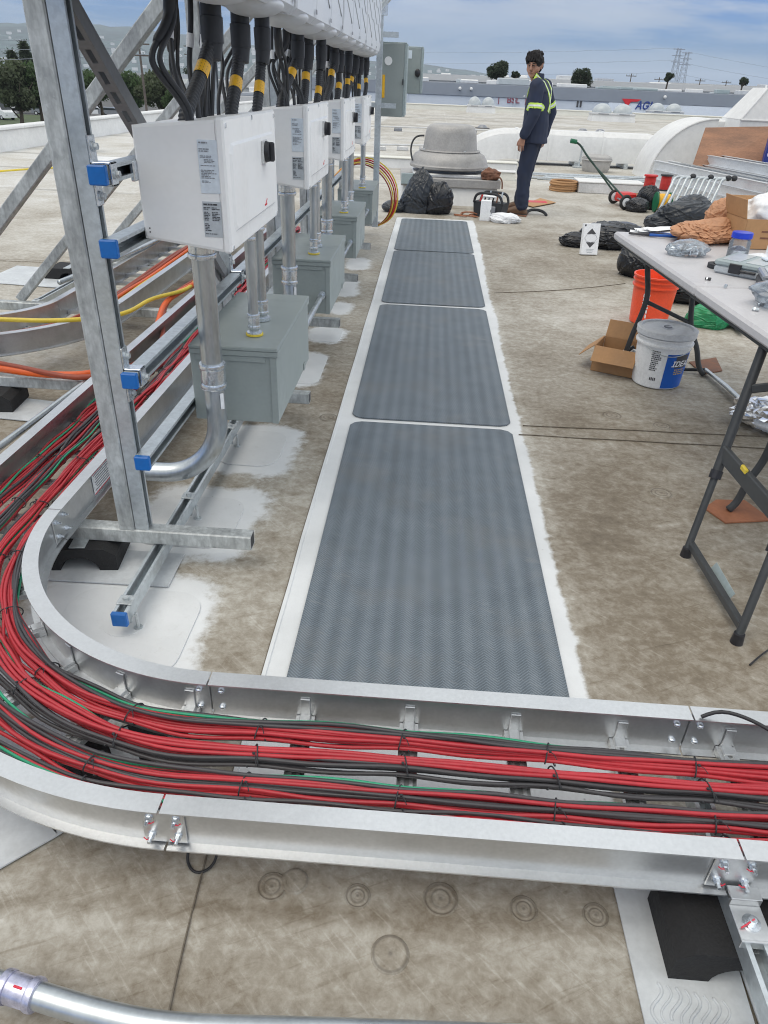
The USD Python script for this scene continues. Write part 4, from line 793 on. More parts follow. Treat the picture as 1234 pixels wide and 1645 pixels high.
# ================================================================ INVERTERS, SWITCH BOXES, JUNCTION BOXES
PITCH = 1.42
inv = T('inverter', 'white inverter above the first switch box, partly cut by the frame top', 'inverter', (-.785, 1.58, 1.585), group='row of inverters on the rack')
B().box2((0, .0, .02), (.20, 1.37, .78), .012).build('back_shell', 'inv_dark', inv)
for k in range(3):
    y0 = .005 + k * .457; un = T.__new__(T)
    pr = [(.14, .015), (.262, .0), (.285, .02), (.292, .10), (.292, .70), (.275, .77), (.14, .775)]
    un.path = B().add(hull([(x, y, z) for x, z in pr for y in (y0 + .006, y0 + .446)] + [(x - .006, y, z) for x, z in pr[1:-1] for y in (y0, y0 + .452)])).build('front_cover', 'inverter', inv, smooth=25)
    m = trimesh.creation.icosphere(3, 1.0); v = m.vertices * [.085, .20, .030]; B().add((v, m.faces), roty(-.10), (.20, y0 + .226, .004)).build('bottom_bulge', 'inverter', inv)
    for j in range(6):
        B().add(cbox((.004, .34, .007), .001), rotx(-.34), (.2925, y0 + .226, .14 + j * .105)).build('vent_slot', 'inv_dark', un, smooth=False)
    B().box2((.2925, y0 + .40, .03), (.2945, y0 + .43, .045), .0005).build('badge', 'grey_ink', un, smooth=False)
for k in range(1, 4): dup(inv, (-.785, 1.58 + k * 1.43, 1.585), 'white inverter above the %s switch box from the end post' % ORD[k])

def rows(b, x0, x1, z0, z1, n, seed, y=-.0022, gap=.3):
    g = np.random.default_rng(seed); dz = (z1 - z0) / n
    for i in range(n):
        if g.random() < .12: continue
        x = x0; zc = z1 - (i + .5) * dz; end = x0 + (x1 - x0) * g.uniform(.45, 1)
        while x < end:
            w = g.uniform(.004, .012); b.box2((x, y - .0004, zc - dz * .26), (min(x + w, end), y, zc + dz * .26), .0001); x += w + .0016
sb = T('switch_box', 'white switch box with black knob, first from the end post', 'switch box', (-.787, 2.07, .970), group='row of white switch boxes')
Dp, Ln, Hh = .220, .68, .330
pts = [(0, .028), (0, .308), (Dp, .328), (Dp, .0)]; pp = []
for (x, z) in pts:
    for y in (.004, Ln - .004): pp += [(x, y, z)]
for (x, z) in [(.005, .034), (.005, .302), (Dp, .320), (Dp, .008)]:
    for y in (0, Ln): pp += [(x, y, z)]
B().add(hull(pp)).build('body', 'white_box', sb, smooth=25)
B().box2((Dp + .0005, -.004, -.003), (Dp + .024, Ln + .004, Hh + .003), .006).build('lid', 'white_box', sb)
ins = [(.06, .045), (.62, .045), (.64, .065), (.64, .25), (.62, .272), (.06, .272), (.04, .25), (.04, .065)]
B().add(hull([(Dp + .0235, y, z) for y, z in ins] + [(Dp + .029, .34 + (y - .34) * .955, .158 + (z - .158) * .93) for y, z in ins])).build('lid_panel', 'white_box', sb, smooth=12)
kn = T.__new__(T); xk = Dp + .029; yk, zk = .455, .222
kn.path = B().box((xk + .004, yk, zk), (.008, .066, .066), None, .003).build('knob', 'alu_old', sb)
B().cyl((xk + .008, yk, zk), (xk + .022, yk, zk), .031, 24, .028).build('knob_disc', 'knob', kn); B().box((xk + .028, yk, zk), (.016, .016, .056), None, .004).build('knob_grip', 'knob', kn)
lb = T.__new__(T); lb.path = B().box2((.171, -.0016, .152), (.228 - .004, -.0002, .281), .0003).build('instruction_label', 'label_paper', sb, smooth=False)
b = B(); rows(b, .175, .198, .271, .278, 1, 1); rows(b, .174, .220, .252, .262, 2, 2); rows(b, .176, .210, .238, .248, 3, 3); rows(b, .186, .218, .226, .236, 3, 4); rows(b, .176, .220, .188, .222, 9, 5); rows(b, .176, .205, .178, .184, 2, 6); b.build('label_print', 'grey_ink', lb, smooth=False)
l2 = T.__new__(T); l2.path = B().box2((.171, -.0016, .040), (.222, -.0002, .131), .0003).build('rating_label', 'label_grey', sb, smooth=False)
b = B(); rows(b, .174, .216, .120, .128, 1, 7); rows(b, .174, .193, .082, .118, 9, 8); rows(b, .196, .219, .082, .118, 9, 9); rows(b, .174, .192, .055, .076, 5, 10); rows(b, .174, .219, .043, .050, 2, 11); b.build('label_print', 'dark_ink', l2, smooth=False)
B().box2((xk, .44, .062), (xk + .0006, .475, .068), .0002).build('lid_mark', 'red_ink', sb, smooth=False)
B().add(cbox((.0012, .03, .004), .0002), rotx(.5), (xk + .0005, .465, .073)).build('lid_mark', 'red_ink', sb, smooth=False)
for (y, z) in ((.02, .315), (.33, .322), (.66, .315), (.02, .01), (.66, .01)): B().cyl((Dp + .0235, y, z), (Dp + .0265, y, z), .006, 12).build('lid_screw', 'coupling', sb)
for z in (.055, .045): B().cyl((.016, -.001, z + .0), (.016, .003, z), .0022, 8).build('rivet', 'dark_ink', sb)
b = B().box((-.004, .0, .20), (.012, .05, .05), None, .003); b.build('mounting_ear', 'coupling', sb)
for k in range(1, 4): dup(sb, (-.787, 2.07 + k * PITCH, .970 - .004 * k), 'white switch box with black knob, %s from the end post' % ORD[k])

jb = T('junction_box', 'square grey steel junction box, first from the end post, conduit elbow before it', 'junction box', (-.786, 2.335, .333), group='row of grey junction boxes')
B().box2((0, 0, 0), (.300, .70, .262), .003).build('body', 'grey_box', jb)
B().box2((-.001, -.006, .2625), (.306, .706, .276), .003).build('lid', 'grey_box', jb)
B().box2((.0, -.0055, .245), (.305, -.0005, .2622), .001).build('lid_lip', 'grey_box', jb); B().box2((.3005, -.004, .245), (.305, .704, .2622), .001).build('lid_lip', 'grey_box', jb)
B().box2((.02, -.003, .224), (.262, -.0004, .244), .0008).build('hinge_flange', 'grey_box', jb)
B().box2((.278, -.004, 0), (.3, -.0005, .243), .0012).build('corner_flange', 'grey_box', jb)
B().box2((.3004, .55, .0), (.304, .58, .03), .001).build('hasp', 'grey_box', jb)
for k in range(1, 4): dup(jb, (-.786, 2.335 + k * 1.435, .333 - .006 * k), 'square grey steel junction box, %s from the end post' % ORD[k])

# ---- rigid conduits between them
def coupling(b, p, ax, r, ln=.075):
    ax = np.asarray(ax, float) / np.linalg.norm(ax); p = np.asarray(p, float)
    for a, c, k in ((-.5, -.30, 1.28), (-.30, .30, 1.16), (.30, .5, 1.28)): b.tube([p + ax * ln * a, p + ax * ln * (a + .04), p + ax * ln * (c - .04), p + ax * ln * c], np.array([.97, 1, 1, .97]) * r * k, 20)
for k in range(4):
    y0, zb = 2.07 + k * PITCH, .970 - .004 * k; zt = .333 + .277 - .006 * k
    where = ORD[k]
    yj = 2.335 + k * 1.435
    R = .034; c = T('conduit_elbow', 'large elbowed steel conduit dropping in front of the %s grey box' % where, 'conduit', (0, 0, 0), group='large conduits with elbows')
    x, y = -.672, yj - .125
    arc = [(x, y, .40)] + [(x - .20 * (1 - math.cos(a)), y - .02 * math.sin(a), .385 - .20 * math.sin(a)) for a in np.linspace(0, math.pi / 2, 14)] + [(-1.02, y - .02, .183)]
    B().tube([(x, y, zb + .02), (x, y, .58)], R, 24).build('upper_conduit', 'emt', c); B().tube([(x, y, .52)] + arc, R, 24).build('elbow', 'emt', c, smooth=True)
    b = B(); coupling(b, (x, y, .55), (0, 0, 1), R, .085); b.build('coupling', 'coupling', c); b = B(); coupling(b, (x, y, zb - .012), (0, 0, 1), R, .07); b.build('connector', 'coupling', c)
    B().box((x + .03, y - .026, .47), (.012, .004, .055), rotz(.6), .001).build('sticker', 'white_paper', c)
    for j, (dx, dy, r) in enumerate(((-.588, .135, .0175), (-.600, .32, .0205))):
        c = T('short_conduit', '%s steel conduit joining the %s switch box to the grey box below' % (('thinner', 'thicker')[j], where), 'conduit', (0, 0, 0), group='short conduits between boxes')
        y = yj + dy; B().tube([(dx, y, zb + .02), (dx, y, zt + .006)], r, 18).build('conduit', 'emt', c)
        b = B(); coupling(b, (dx, y, zt + .05), (0, 0, 1), r, .05); b.cyl((dx, y, zt + .001), (dx, y, zt + .012), r * 1.55, 20); b.build('lower_connector', 'coupling', c)
        if j == 0: B().cyl((dx, y, zt + .0005), (dx, y, zt + .007), r * 1.75, 20).build('bushing_ring', 'yellow_cable', c)
        b = B(); coupling(b, (dx, y, zb - .015), (0, 0, 1), r, .05); b.build('upper_connector', 'coupling', c)
    if k < 3:
        c = T('link_conduit', 'slim conduit nipple linking the %s grey box to the %s one' % (where, ORD[k + 1]), 'conduit', (0, 0, 0), group='link conduits between grey boxes')
        B().tube([(-.525, yj + .69, .43), (-.525, yj + 1.44, .43)], .0135, 14).build('conduit', 'emt', c); b = B(); coupling(b, (-.525, yj + 1.405, .43), (0, 1, 0), .0145, .04); b.build('connector', 'coupling', c)

# ---- black hoses and leads from the inverters down into the switch boxes
hose_n = 0
for k in range(4):
    g = np.random.default_rng(40 + k); yb = k * 1.42
    for j, (xt, yt, xb, ybm, r, bnd) in enumerate([(-.652, 2.44, -.685, 2.20, .0195, 1.408), (-.640, 2.74, -.650, 2.58, .0195, 1.372), (-.602, 2.90, -.615, 2.80, .0170, 1.366)]):
        jt = lambda s: g.uniform(-s, s) if k else 0
        t = T('flexible_conduit', 'black corrugated hose with yellow band, %s along the row from the end post' % ORD[hose_n], 'hose', (0, 0, 0), group='black hoses with yellow bands'); hose_n += 1
        A, E_ = np.array([xt + jt(.01), yb + yt + jt(.03), 1.60]), np.array([xb + jt(.01), yb + ybm + jt(.03), 1.262 if k == 0 else 1.255])
        pth = smooth_path([A, A + [0, -.005, -.10], A * .8 + E_ * .2 + [-.004, .012 + jt(.01), -.085], A * .32 + E_ * .68 + [.0 + jt(.01), .012 + jt(.02), -.012], E_, E_ - [0, 0, .02]], 60)
        sr = r * (1 + .035 * np.sign(np.sin(np.arange(60) * math.pi * .5)))
        hp_ = smooth_path(pth[::3], 150); B().tube(hp_, r * (1 + .05 * np.where(np.arange(150) % 4 < 2, 1, -1)), 14).build('hose', 'hose', t, smooth=True)
        b = B(); gl = pth[0]; b.tube([gl + [0, 0, .0], gl + [0, -.003, -.06], gl + [0, -.004, -.062], gl + [0, -.006, -.125]], np.array([1.5, 1.5, 1.68, 1.62]) * r, 14); b.tube([gl + [0, -.006, -.12], gl + [-.002, -.014, -.165]], np.array([1.5, 1.35]) * r, 14); b.build('gland', 'hose', t)
        i0 = int(np.argmax(pth[:, 2] < bnd + .015 + (jt(.03)))); q = pth[i0:i0 + 7]; B().tube(q, r * 1.06, 16, False).build('yellow_band', 'yellow', t, smooth=True)
    for j in range(9):
        xa, ya = -.70 + .03 * g.uniform(-1, 1), yb + 2.16 + j * .092 + g.uniform(-.03, .03); xe, ye = -.70 + g.uniform(-.03, .05), yb + 2.17 + j * .062 + g.uniform(-.05, .05)
        t = T('thin_lead', 'thin black lead hanging between hoses, above the %s switch box' % ORD[k], 'cable', (0, 0, 0), group='thin leads above the %s switch box' % ORD[k])
        mid = np.array([(xa + xe) / 2 - g.uniform(0, .06), (ya + ye) / 2 - g.uniform(-.10, .09), 1.42 + g.uniform(-.03, .03)])
        pth = smooth_path([(xa, ya, 1.60), (xa - .005, ya, 1.52), mid, (xe, ye, 1.31), (xe, ye, 1.24)], 36); b = B()
        r = .0062 if j % 3 else .008; b.tube(pth, r, 8)
        if j % 2 == 0: b.tube(pth + [.018, .006, 0] * np.sin(np.linspace(.3, 3, 36))[:, None], r * .9, 8)
        b.build('lead', 'hose', t, smooth=True)
        if j in (0, 2, 5): B().tube(pth[1:14] , np.r_[.011, np.full(4, .0155), np.full(7, .0135), .010], 10).build('sleeve', 'hose', t, smooth=True)
        if j in (1, 3, 4): B().tube(pth[9:13], r * 1.35, 10, False).build('white_tag', 'white_paper', t, smooth=True)

# ---- grey cabinets at the far end of the rack
for i, (x0, x1, yy, z0, z1, lab) in enumerate([(613, 652, 7.70, 187, 70, 'tall grey cabinet with round knockout and yellow sticker, on the far end of the rack'), (651, 679, 8.25, 150, 77, 'smaller grey cabinet with black lock behind the yellow stickered cabinet')]):
    a, c = AY(x0, (z0 + z1) / 2, yy), AY(x1, (z0 + z1) / 2, yy); zb, zt = AY((x0 + x1) / 2, z0, yy)[2], AY((x0 + x1) / 2, z1, yy)[2]
    t = T('cabinet', lab, 'cabinet', (a[0], yy, zb)); w, h = c[0] - a[0], zt - zb
    B().box2((0, .012, 0), (w, .42, h), .004).build('body', 'cabinet', t); B().box2((-.003, 0, -.003), (w - .022, .0115, h + .003), .004).build('door', 'grey_box', t)
    B().box2((w - .02, .004, .0), (w + .004, .011, h), .002).build('door_edge', 'cabinet', t)
    B().box((w * .5, .21, h + .008), (w * .98, .40, .012), None, .003).build('drip_cap', 'cabinet', t)
    if i == 0:
        B().cyl((w * .26, -.006, h * .77), (w * .26, .0, h * .77), .035, 20).build('knockout', 'white_box', t); B().box2((.008, -.003, h * .26), (.032, .0, h * .58), .0005).build('warning_sticker', 'yellow', t, smooth=False)
        B().box2((w - .03, -.02, h * .45), (w - .022, 0, h * .53), .002).build('latch', 'knob', t)
    else:
        B().sph((w * .72, -.008, h * .46), (.028, .02, .036), 2).build('lock', 'knob', t); B().box2((.02, -.003, h * .77), (w * .35, 0, h * .95), .0005).build('label', 'label_paper', t, smooth=False)

# ================================================================ SECOND TRAY, CONDUITS AND CABLES ON THE LEFT
C2 = np.array([-2.55, 4.05])
def along2(s, r):
    A = .6 * math.pi / 2
    if s <= 0: return np.array([C2[0] + r, C2[1] - s])
    if s < A: a = -s / .6; return C2 + r * np.array([math.cos(a), math.sin(a)])
    return np.array([C2[0] - (s - A), C2[1] - r])
A2 = .6 * math.pi / 2
lane2 = lambda s0, s1, r, z, n: np.array([[*along2(s, r), z] for s in np.linspace(s0, s1, n)])
tr2 = T('cable_tray', 'second aluminium cable tray left of the rack, carrying yellow and brown cables', 'cable tray', (0, 0, 0))
for r in (.44, .80):
    for a, c, n in ((-4.2, -1.4, 2), (-1.395, -.002, 2), (.002, A2 - .002, 26), (A2 + .002, A2 + 2, 2)): B().sweep(lane2(a, c, r, ZT, n), IB).build('side_rail', 'alu', tr2, smooth=20)
for s in np.arange(-4.1, A2 + 1.5, .235):
    B().sweep([[*along2(s, .445), .1425], [*along2(s, .795), .1425]], RP).build('rung', 'alu', tr2, smooth=20)
for i, (r, m, lab) in enumerate([(.60, 'brown_cable', 'brown cable lying in the second tray, inner of the two brown ones'), (.625, 'brown_cable', 'brown cable lying in the second tray, next to the orange one'), (.65, 'orange_cable', 'orange cable lying in the second tray'), (.685, 'yellow_cable', 'yellow cable lying in the second tray beside the orange one'), (.712, 'yellow_cable', 'outer yellow cable of the second tray')]):
    ss = np.linspace(-4.0, A2 + 1.6, 80); w = (meshkit.fbm(np.stack([ss * 1.3, 0 * ss + i * 5, 0 * ss], -1), 3, i) - .5) * .03
    B().tube(np.array([[*along2(s, r + w_), .178 + .006 * math.sin(s * 3 + i)] for s, w_ in zip(ss, w)]), .0115, 8).build('tray_cable', m, None, smooth=True, label=lab, cat='cable')
def run(name, pts, r, mat, label, cat, group=None, n=40): B().tube(smooth_path(pts, n), r, 10).build(name, mat, None, smooth=True, label=label, cat=cat, group=group)
g3 = lambda x, y, z: tuple(G(x, y, z))
run('yellow_cable', [g3(-60, 512, .30), g3(0, 513, .30), g3(70, 515, .30), g3(130, 513, .30), g3(196, 504, .28), g3(245, 480, .26), g3(295, 466, .24), g3(318, 440, .24), g3(330, 405, .24)], .0115, 'yellow_cable', 'yellow cable stretched across behind the end post, level then rising', 'cable')
run('orange_conduit', [g3(-60, 583, .17), g3(0, 592, .17), g3(60, 600, .17), g3(145, 600, .17), g3(200, 580, .17), g3(252, 525, .20), g3(275, 478, .22), g3(315, 455, .24)], .017, 'orange_cable', 'orange flexible conduit crossing behind the end post near the roof', 'conduit')
run('orange_conduit', [g3(-60, 572, .2), g3(0, 584, .19), g3(60, 596, .185), g3(140, 606, .18), g3(205, 590, .19), g3(262, 520, .20), g3(283, 470, .22), g3(318, 448, .24)], .013, 'brown_cable', 'brown flexible conduit twisted beside the orange one', 'conduit')
run('floor_conduit', [(-1.66, 1.2, .155), (-1.575, 2.3, .155), (-1.47, 4.5, .155), (-1.42, 5.6, .155)], .0145, 'emt', 'long thin steel conduit lying on the crossbars left of the tray', 'conduit', n=30)
b = B(); coupling(b, (-1.478, 4.35, .155), (.05, 1, 0), .0145, .09); b.build('conduit_coupling', 'coupling', None, label='bright coupling on the long thin conduit behind the end post', cat='coupling')
run('tray_conduit', [(-2.23, 4.35, .268), (-2.12, 5.4, .268), (-2.12, 8.2, .268)], .016, 'emt', 'steel conduit lying along the top of the second tray', 'conduit')
run('yellow_line', [g3(-80, 279, .01), g3(0, 275, .01), g3(75, 270, .01), g3(150, 268, .01), g3(230, 262, .01)], .016, 'yellow_cable', 'thin yellow cord far across the roof at the left', 'cord')
# bundle of coloured cables bending out of the last grey box
for i, (m, lab) in enumerate([('brown_cable', 'brown cable arching over the last grey box, lowest of the arch'), ('yellow_cable', 'yellow cable arching over the last grey box, inner'), ('brown_cable', 'brown cable arching over the last grey box, under the red one'), ('red_plastic', 'red cable arching over the last grey box, outermost'), ('yellow_cable', 'yellow cable arching outside the red one at the last grey box')]):
    o = i * .021; run('arched_cable', [(-1.15, 7.0 + o, .26), (-.95, 7.4 + o, .56), (-.66, 7.62 + o, .70 + o * .6), (-.49, 7.66 + o, .62 + o), (-.375 + o * .7, 7.68 + o, .42 + o * .4), (-.40 + o * .6, 7.75, .24), (-.52, 7.9, .10)], .0066, m, lab, 'cable')
# conduit along the bottom edge
q = [G(-90, 1562, .06), G(0, 1582, .06), G(75, 1604, .06), G(150, 1626, .06), G(210, 1640, .06), G(280, 1650, .06), G(420, 1656, .06), G(620, 1662, .06), G(900, 1672, .06), G(1500, 1690, .06)]
bc = T('floor_conduit', 'fat steel conduit bending along the bottom frame edge, purple primed coupling on it', 'conduit', (0, 0, 0))
pth = smooth_path(q, 70); B().tube(pth, .0215, 24).build('conduit', 'emt', bc, smooth=True)
MAT['purple_zinc'] = M('purple_primed_zinc', (.50, .50, .62), .28, .8, .28, 25, .2, 60)
b = B(); ax = q[2] - q[1]; coupling(b, (q[1] + q[2]) / 2 - ax * .06, ax, .0215, .066); b.build('coupling', 'purple_zinc', bc)
o = (q[1] + q[2]) / 2 - ax * .06; B().box(o + [.004, -.006, .0245], (.016, .004, .002), rotz(-.2), .0005).build('paint_mark', 'marker', bc)

# ================================================================ TABLES AND WHAT STANDS ON AND UNDER THEM
TB = T('folding_table', 'long light grey plastic folding table crowded with tools, cases and bags', 'folding table', (1.02, 4.20, 0), .053)
for (y0, y1) in ((-1.217, 0), (-2.44, -1.223)): B().box2((0, y0, .700), (.76, y1, .742), .012).build('tabletop', 'table', TB)
B().box2((.02, -2.41, .682), (.05, -.03, .6995), .003).build('frame_rail', 'table_leg', TB); B().box2((.71, -2.41, .682), (.74, -.03, .6995), .003).build('frame_rail', 'table_leg', TB)
for k, Y in enumerate((4.06, 2.50)):
    if k == 0:
        lt, lb_, lf = AY(1040, 405, Y), AY(1040, 482, Y), AY(1000, 558, Y); rt_, rb_, rf = AY(1103, 470, Y), AY(1109, 522, Y), AY(1133, 592, Y)
    else:
        lt, lb_, lf = np.array([1.24, Y, .69]), np.array([1.24, Y, .34]), np.array([1.245, Y - .02, .01]); rt_, rb_, rf = np.array([1.60, Y, .69]), np.array([1.60, Y, .34]), np.array([1.76, Y, .01])
        lb_ = np.array([1.33, Y, .24]); lt = np.array([1.34, Y, .69])
    lt[2] = rt_[2] = .69; lf[2] = rf[2] = .012; m = lambda a, b_, t: a + (b_ - a) * t
    for a, c, e in ((lt, lb_, lf), (rt_, rb_, rf)):
        pth = smooth_path([a, m(a, c, .55), m(a, c, .9), m(c, e, .12), m(c, e, .5), m(c, e, .86) + [0, 0, -.02], e * [1, 1, 0] + [0, 0, .012]], 40)
        B().tube(pth, .0145, 14).build('leg', 'table_leg', TB, smooth=True, world=True)
    B().tube([lb_ + [0, 0, -.01], rb_ + [0, 0, .01]], .011, 12).build('crossbar', 'table_leg', TB, world=True)
    B().tube([lt + [.02, 0, -.02], lt + [.2, -.02, -.03]], .008, 8).build('brace', 'table_leg', TB, world=True)
def board(name, pts, z, th, mat, label, cat, up=None):
    c = np.mean(pts, axis=0); t = T(name, label, cat, (c[0], c[1], z)); B().poly([(p[0] - c[0], p[1] - c[1]) for p in pts], 0, th).build('sheet', mat, t, smooth=False); return t
P2 = lambda *ps: [G(*p)[:2] for p in ps]
board('floor_board', P2((1107, 583), (1150, 576), (1160, 597), (1128, 602)), .002, .006, 'rust', 'brown board scrap under the far foot of the folding table', 'board')
board('floor_board', P2((1131, 818), (1150, 805), (1196, 806), (1240, 838), (1165, 842)), .002, .006, 'red_dirt', 'rounded rusty brown board under the near foot of the folding table', 'board')
# black telescoping leg frame leaning under the table edge
LF = T('leg_frame', 'black telescoping leg frame leaning under the near edge of the table', 'stand', (1.0, 1.9, 0))
L1, L2 = G(1101, 893), G(1183, 1032); t1, t2 = np.array([1.155, 2.42, .685]), np.array([1.175, 1.965, .685])
for Lg, tp in ((L1, t1), (L2, t2)):
    mid = Lg + (tp - Lg) * .40; d = (tp - Lg)
    B().tube([mid, tp], .0165, 16).build('upper_leg', 'table_leg', LF, world=True); B().tube([Lg + [0, 0, .02], mid + d * .02], .0125, 14).build('lower_leg', 'table_leg', LF, world=True)
    B().tube([mid - d * .02, mid + d * .02], .0205, 16).build('height_collar', 'knob', LF, world=True); B().cyl(Lg, Lg + [0, 0, .035], .019, 16, .016).build('foot_cap', 'knob', LF, world=True)
    for u in (.16, .22, .3): q = Lg + d * u; B().cyl(q + [-.0122, -.004, 0], q + [-.0134, -.004, 0], .004, 8).build('pin_hole', 'dark_glass', LF, world=True)
pt = lambda Lg, tp, u: Lg + (tp - Lg) * u
B().sweep([pt(L1, t1, .065), pt(L2, t2, .065)], sq(.022, .028)).build('lower_bar', 'table_leg', LF, world=True)
B().sweep([pt(L1, t1, .50), pt(L2, t2, .50)], sq(.020, .058)).build('upper_bar', 'table_leg', LF, world=True)
q = pt(L1, t1, .50) * .62 + pt(L2, t2, .50) * .38; B().box(q + [-.008, -.0, .028], (.012, .04, .018), None, .004).build('sticker_tag', 'yellow_cable', LF, world=True)
q = pt(L1, t1, .05) * .5 + pt(L2, t2, .05) * .5; B().box(q + [.022, 0, .012], (.003, .17, .045), roty(.5), .001).build('angle_plate', 'cabinet', LF, world=True)
B().sweep([pt(L1, t1, .80), [1.32, 2.2, .66]], sq(.012, .03)).build('folding_stay', 'table_leg', LF, world=True)

# ---- under the table
def pail(loc, r0, r1, h, mat, label, rz=0, lid=None):
    t = T('bucket', label, 'bucket', loc, rz)
    k = lambda z: r0 + (r1 - r0) * z / h
    prof = [(0.0, .004), (r0 - .006, .004), (r0, .012), (k(h * .76), h * .76), (k(h * .76) + .010, h * .77), (k(h * .80) + .010, h * .80), (k(h * .81), h * .815), (k(h * .88), h * .88), (k(h * .88) + .008, h * .885), (k(h * .91) + .008, h * .91), (k(h * .92), h * .92), (r1, h - .012), (r1 + .008, h - .010), (r1 + .008, h), (r1 - .002, h)]
    if lid is None: prof += [(r0 - .008, .012), (0, .012)]
    B().lathe(prof, sec=48).build('body', mat, t, smooth=40)
    if lid:
        B().lathe([(r1 + .012, h - .022), (r1 + .013, h + .006), (r1 + .006, h + .010), (r1 - .010, h + .010), (r1 - .016, h + .002), (.03, h + .003), (.028, h + .008), (0, h + .009)], sec=48).build('lid', lid, t, smooth=30); B().cyl((0, 0, h + .008), (0, 0, h + .014), .022, 20).build('lid_spout', 'car_grey', t)
    return t, k
def wrap(b, k, a0, a1, z0, z1, off, n=10):
    a = np.linspace(a0, a1, n); v = []
    for z in (z0, z1): v += [((k(z) + off) * math.cos(x), (k(z) + off) * math.sin(x), z) for x in a]
    f = [];
    for i in range(n - 1): f += [[i, i + 1, n + i + 1], [i, n + i + 1, n + i]]
    return b.add((np.array(v), np.array(f)))
def wrap_text(s, h, k, a, z, off, mat, parent, bold=True, shear=0):
    m = meshkit.text_mesh(s, h, .0006, bold).subdivide(); v = m.vertices.copy(); v[:, 0] += shear * v[:, 1]; v[:, 0] -= (v[:, 0].max() + v[:, 0].min()) / 2; zz = z + v[:, 1]; rr = k(zz) + off + v[:, 2]; th = a + v[:, 0] / k(z)
    B().add((np.stack([rr * np.cos(th), rr * np.sin(th), zz], -1), m.faces)).build('lettering', mat, parent, smooth=False)
c = G(1056, 627); bk, k_ = pail((c[0] + .02, c[1] + .13, 0), .128, .146, .305, 'bucket', 'white lidded bucket with blue label beside the open carton', 0, 'bucket_lid')
A0 = -math.pi / 2 + .34; lab = T.__new__(T); b = wrap(B(), k_, A0 - .42, A0 + .78, .012, .205, .0012, 18); lab.path = b.build('label', 'blue_label', bk, smooth=True)
wrap(B(), k_, A0 - .05, A0 + .60, .128, .20, .0020, 12).build('label_panel', 'dark_ink', lab, smooth=True)
wrap_text('IDEAL', .030, k_, A0 + .26, .138, .003, 'white_paper', lab, True, .25)
for i, zz in enumerate((.116, .104, .092)): wrap_text('lll ll lllll llll', .0065, k_, A0 + .24, zz, .0026, 'gold_ink', lab) if False else [wrap(B(), k_, A0 - .02 + u, A0 + .04 + u, zz, zz + .006, .0026, 4).build('print_line', 'gold_ink', lab, smooth=False) for u in (0, .09, .18, .27, .36, .45)]
g = np.random.default_rng(3)
for i in range(11):
    b = B(); u = A0 - 1.02 + g.uniform(0, .03); z = .21 - i * .0105
    while u < A0 - .62 - g.uniform(0, .2): w = g.uniform(.02, .06); wrap(b, k_, u, u + w, z, z + .0065, .0012, 3); u += w + .014
    if b.v: b.build('print_line', 'dark_ink', bk, smooth=False)
for i in range(4): wrap(B(), k_, A0 - .92 + i * .065, A0 - .88 + i * .065, .05, .068, .0012, 3).build('print_mark', 'dark_ink', bk, smooth=False)
a = np.linspace(-.9, .9, 16); B().tube([((k_(.24) + .012) * math.cos(A0 - .35 + x), (k_(.24) + .012) * math.sin(A0 - .35 + x), .232 - .035 * math.cos(x * 1.7)) for x in a], .0022, 6).build('wire_handle', 'strut', bk, smooth=True)
c = G(1046, 524); ob, ko = pail((c[0], c[1] + .10, 0), .128, .15, .33, 'orange', 'orange open bucket behind the folding table leg')
A1 = -math.pi / 2 - .75
for i in range(3):
    g = np.random.default_rng(i); z = .22
    while z > .07: h_ = g.uniform(.012, .03); wrap(B(), ko, A1 + i * .12, A1 + i * .12 + .07, z - h_, z, .0012, 3).build('print_mark', 'white_paper', ob, smooth=False); z -= h_ + .008
def carton(loc, rz, size, label, flaps, mat='card'):
    t = T('carton', label, 'cardboard box', loc, rz); x, y, z = size; th = .004
    B().box2((-x / 2, -y / 2, 0), (x / 2, y / 2, th), .001).build('bottom', 'card_in', t)
    for s in (-1, 1): B().box2((s * x / 2, -y / 2, 0), (s * (x / 2 - th), y / 2, z), .001).build('side', mat, t); B().box2((-x / 2 + th + .001, s * y / 2, 0), (x / 2 - th - .001, s * (y / 2 - th), z), .001).build('side', mat, t)
    for (side, ang, ln) in flaps:
        if side in 'ns':
            s = 1 if side == 'n' else -1; B().add(cbox((x - .01, ln, th), .001), rotx(s * (math.pi / 2 - ang)), (0, s * (y / 2 + ln / 2 * math.sin(ang)), z + ln / 2 * math.cos(ang))).build('flap', mat, t)
        else:
            s = 1 if side == 'e' else -1; B().add(cbox((ln, y - .01, th), .001), roty(-s * (math.pi / 2 - ang)), (s * (x / 2 + ln / 2 * math.sin(ang)), 0, z + ln / 2 * math.cos(ang))).build('flap', mat, t)
    return t
c = G(990, 606); ct = carton((c[0] + .03, c[1] + .14, 0), -.45, (.25, .22, .15), 'small open carton with spread flaps beside the white bucket', [('s', 2.35, .10), ('w', 2.3, .11), ('n', .5, .10), ('e', .9, .1)])
for k in range(7): B().cyl((-.10 + k * .03, -.04 + .02 * (k % 3), .03 + .012 * k), (.09, .06 - .02 * k, .10 + .01 * (k % 2)), .011, 10).build('rod_tool', ['strut', 'black', 'bucket', 'strut', 'car_grey', 'bucket', 'black'][k], None, smooth=35, label=['steel rod in the open carton, lowest of the pile', 'black rod in the open carton, under the others', 'white tube in the open carton, leaning on its front flap', 'steel rod in the open carton, mid pile', 'grey rod in the open carton', 'white tube on top inside the open carton', 'black rod topmost inside the open carton'][k], cat='rod') if False else None
it = T('tube_tools', 'steel and white tubes standing in the small open carton', 'tubes', (c[0] + .03, c[1] + .14, .006), -.45)
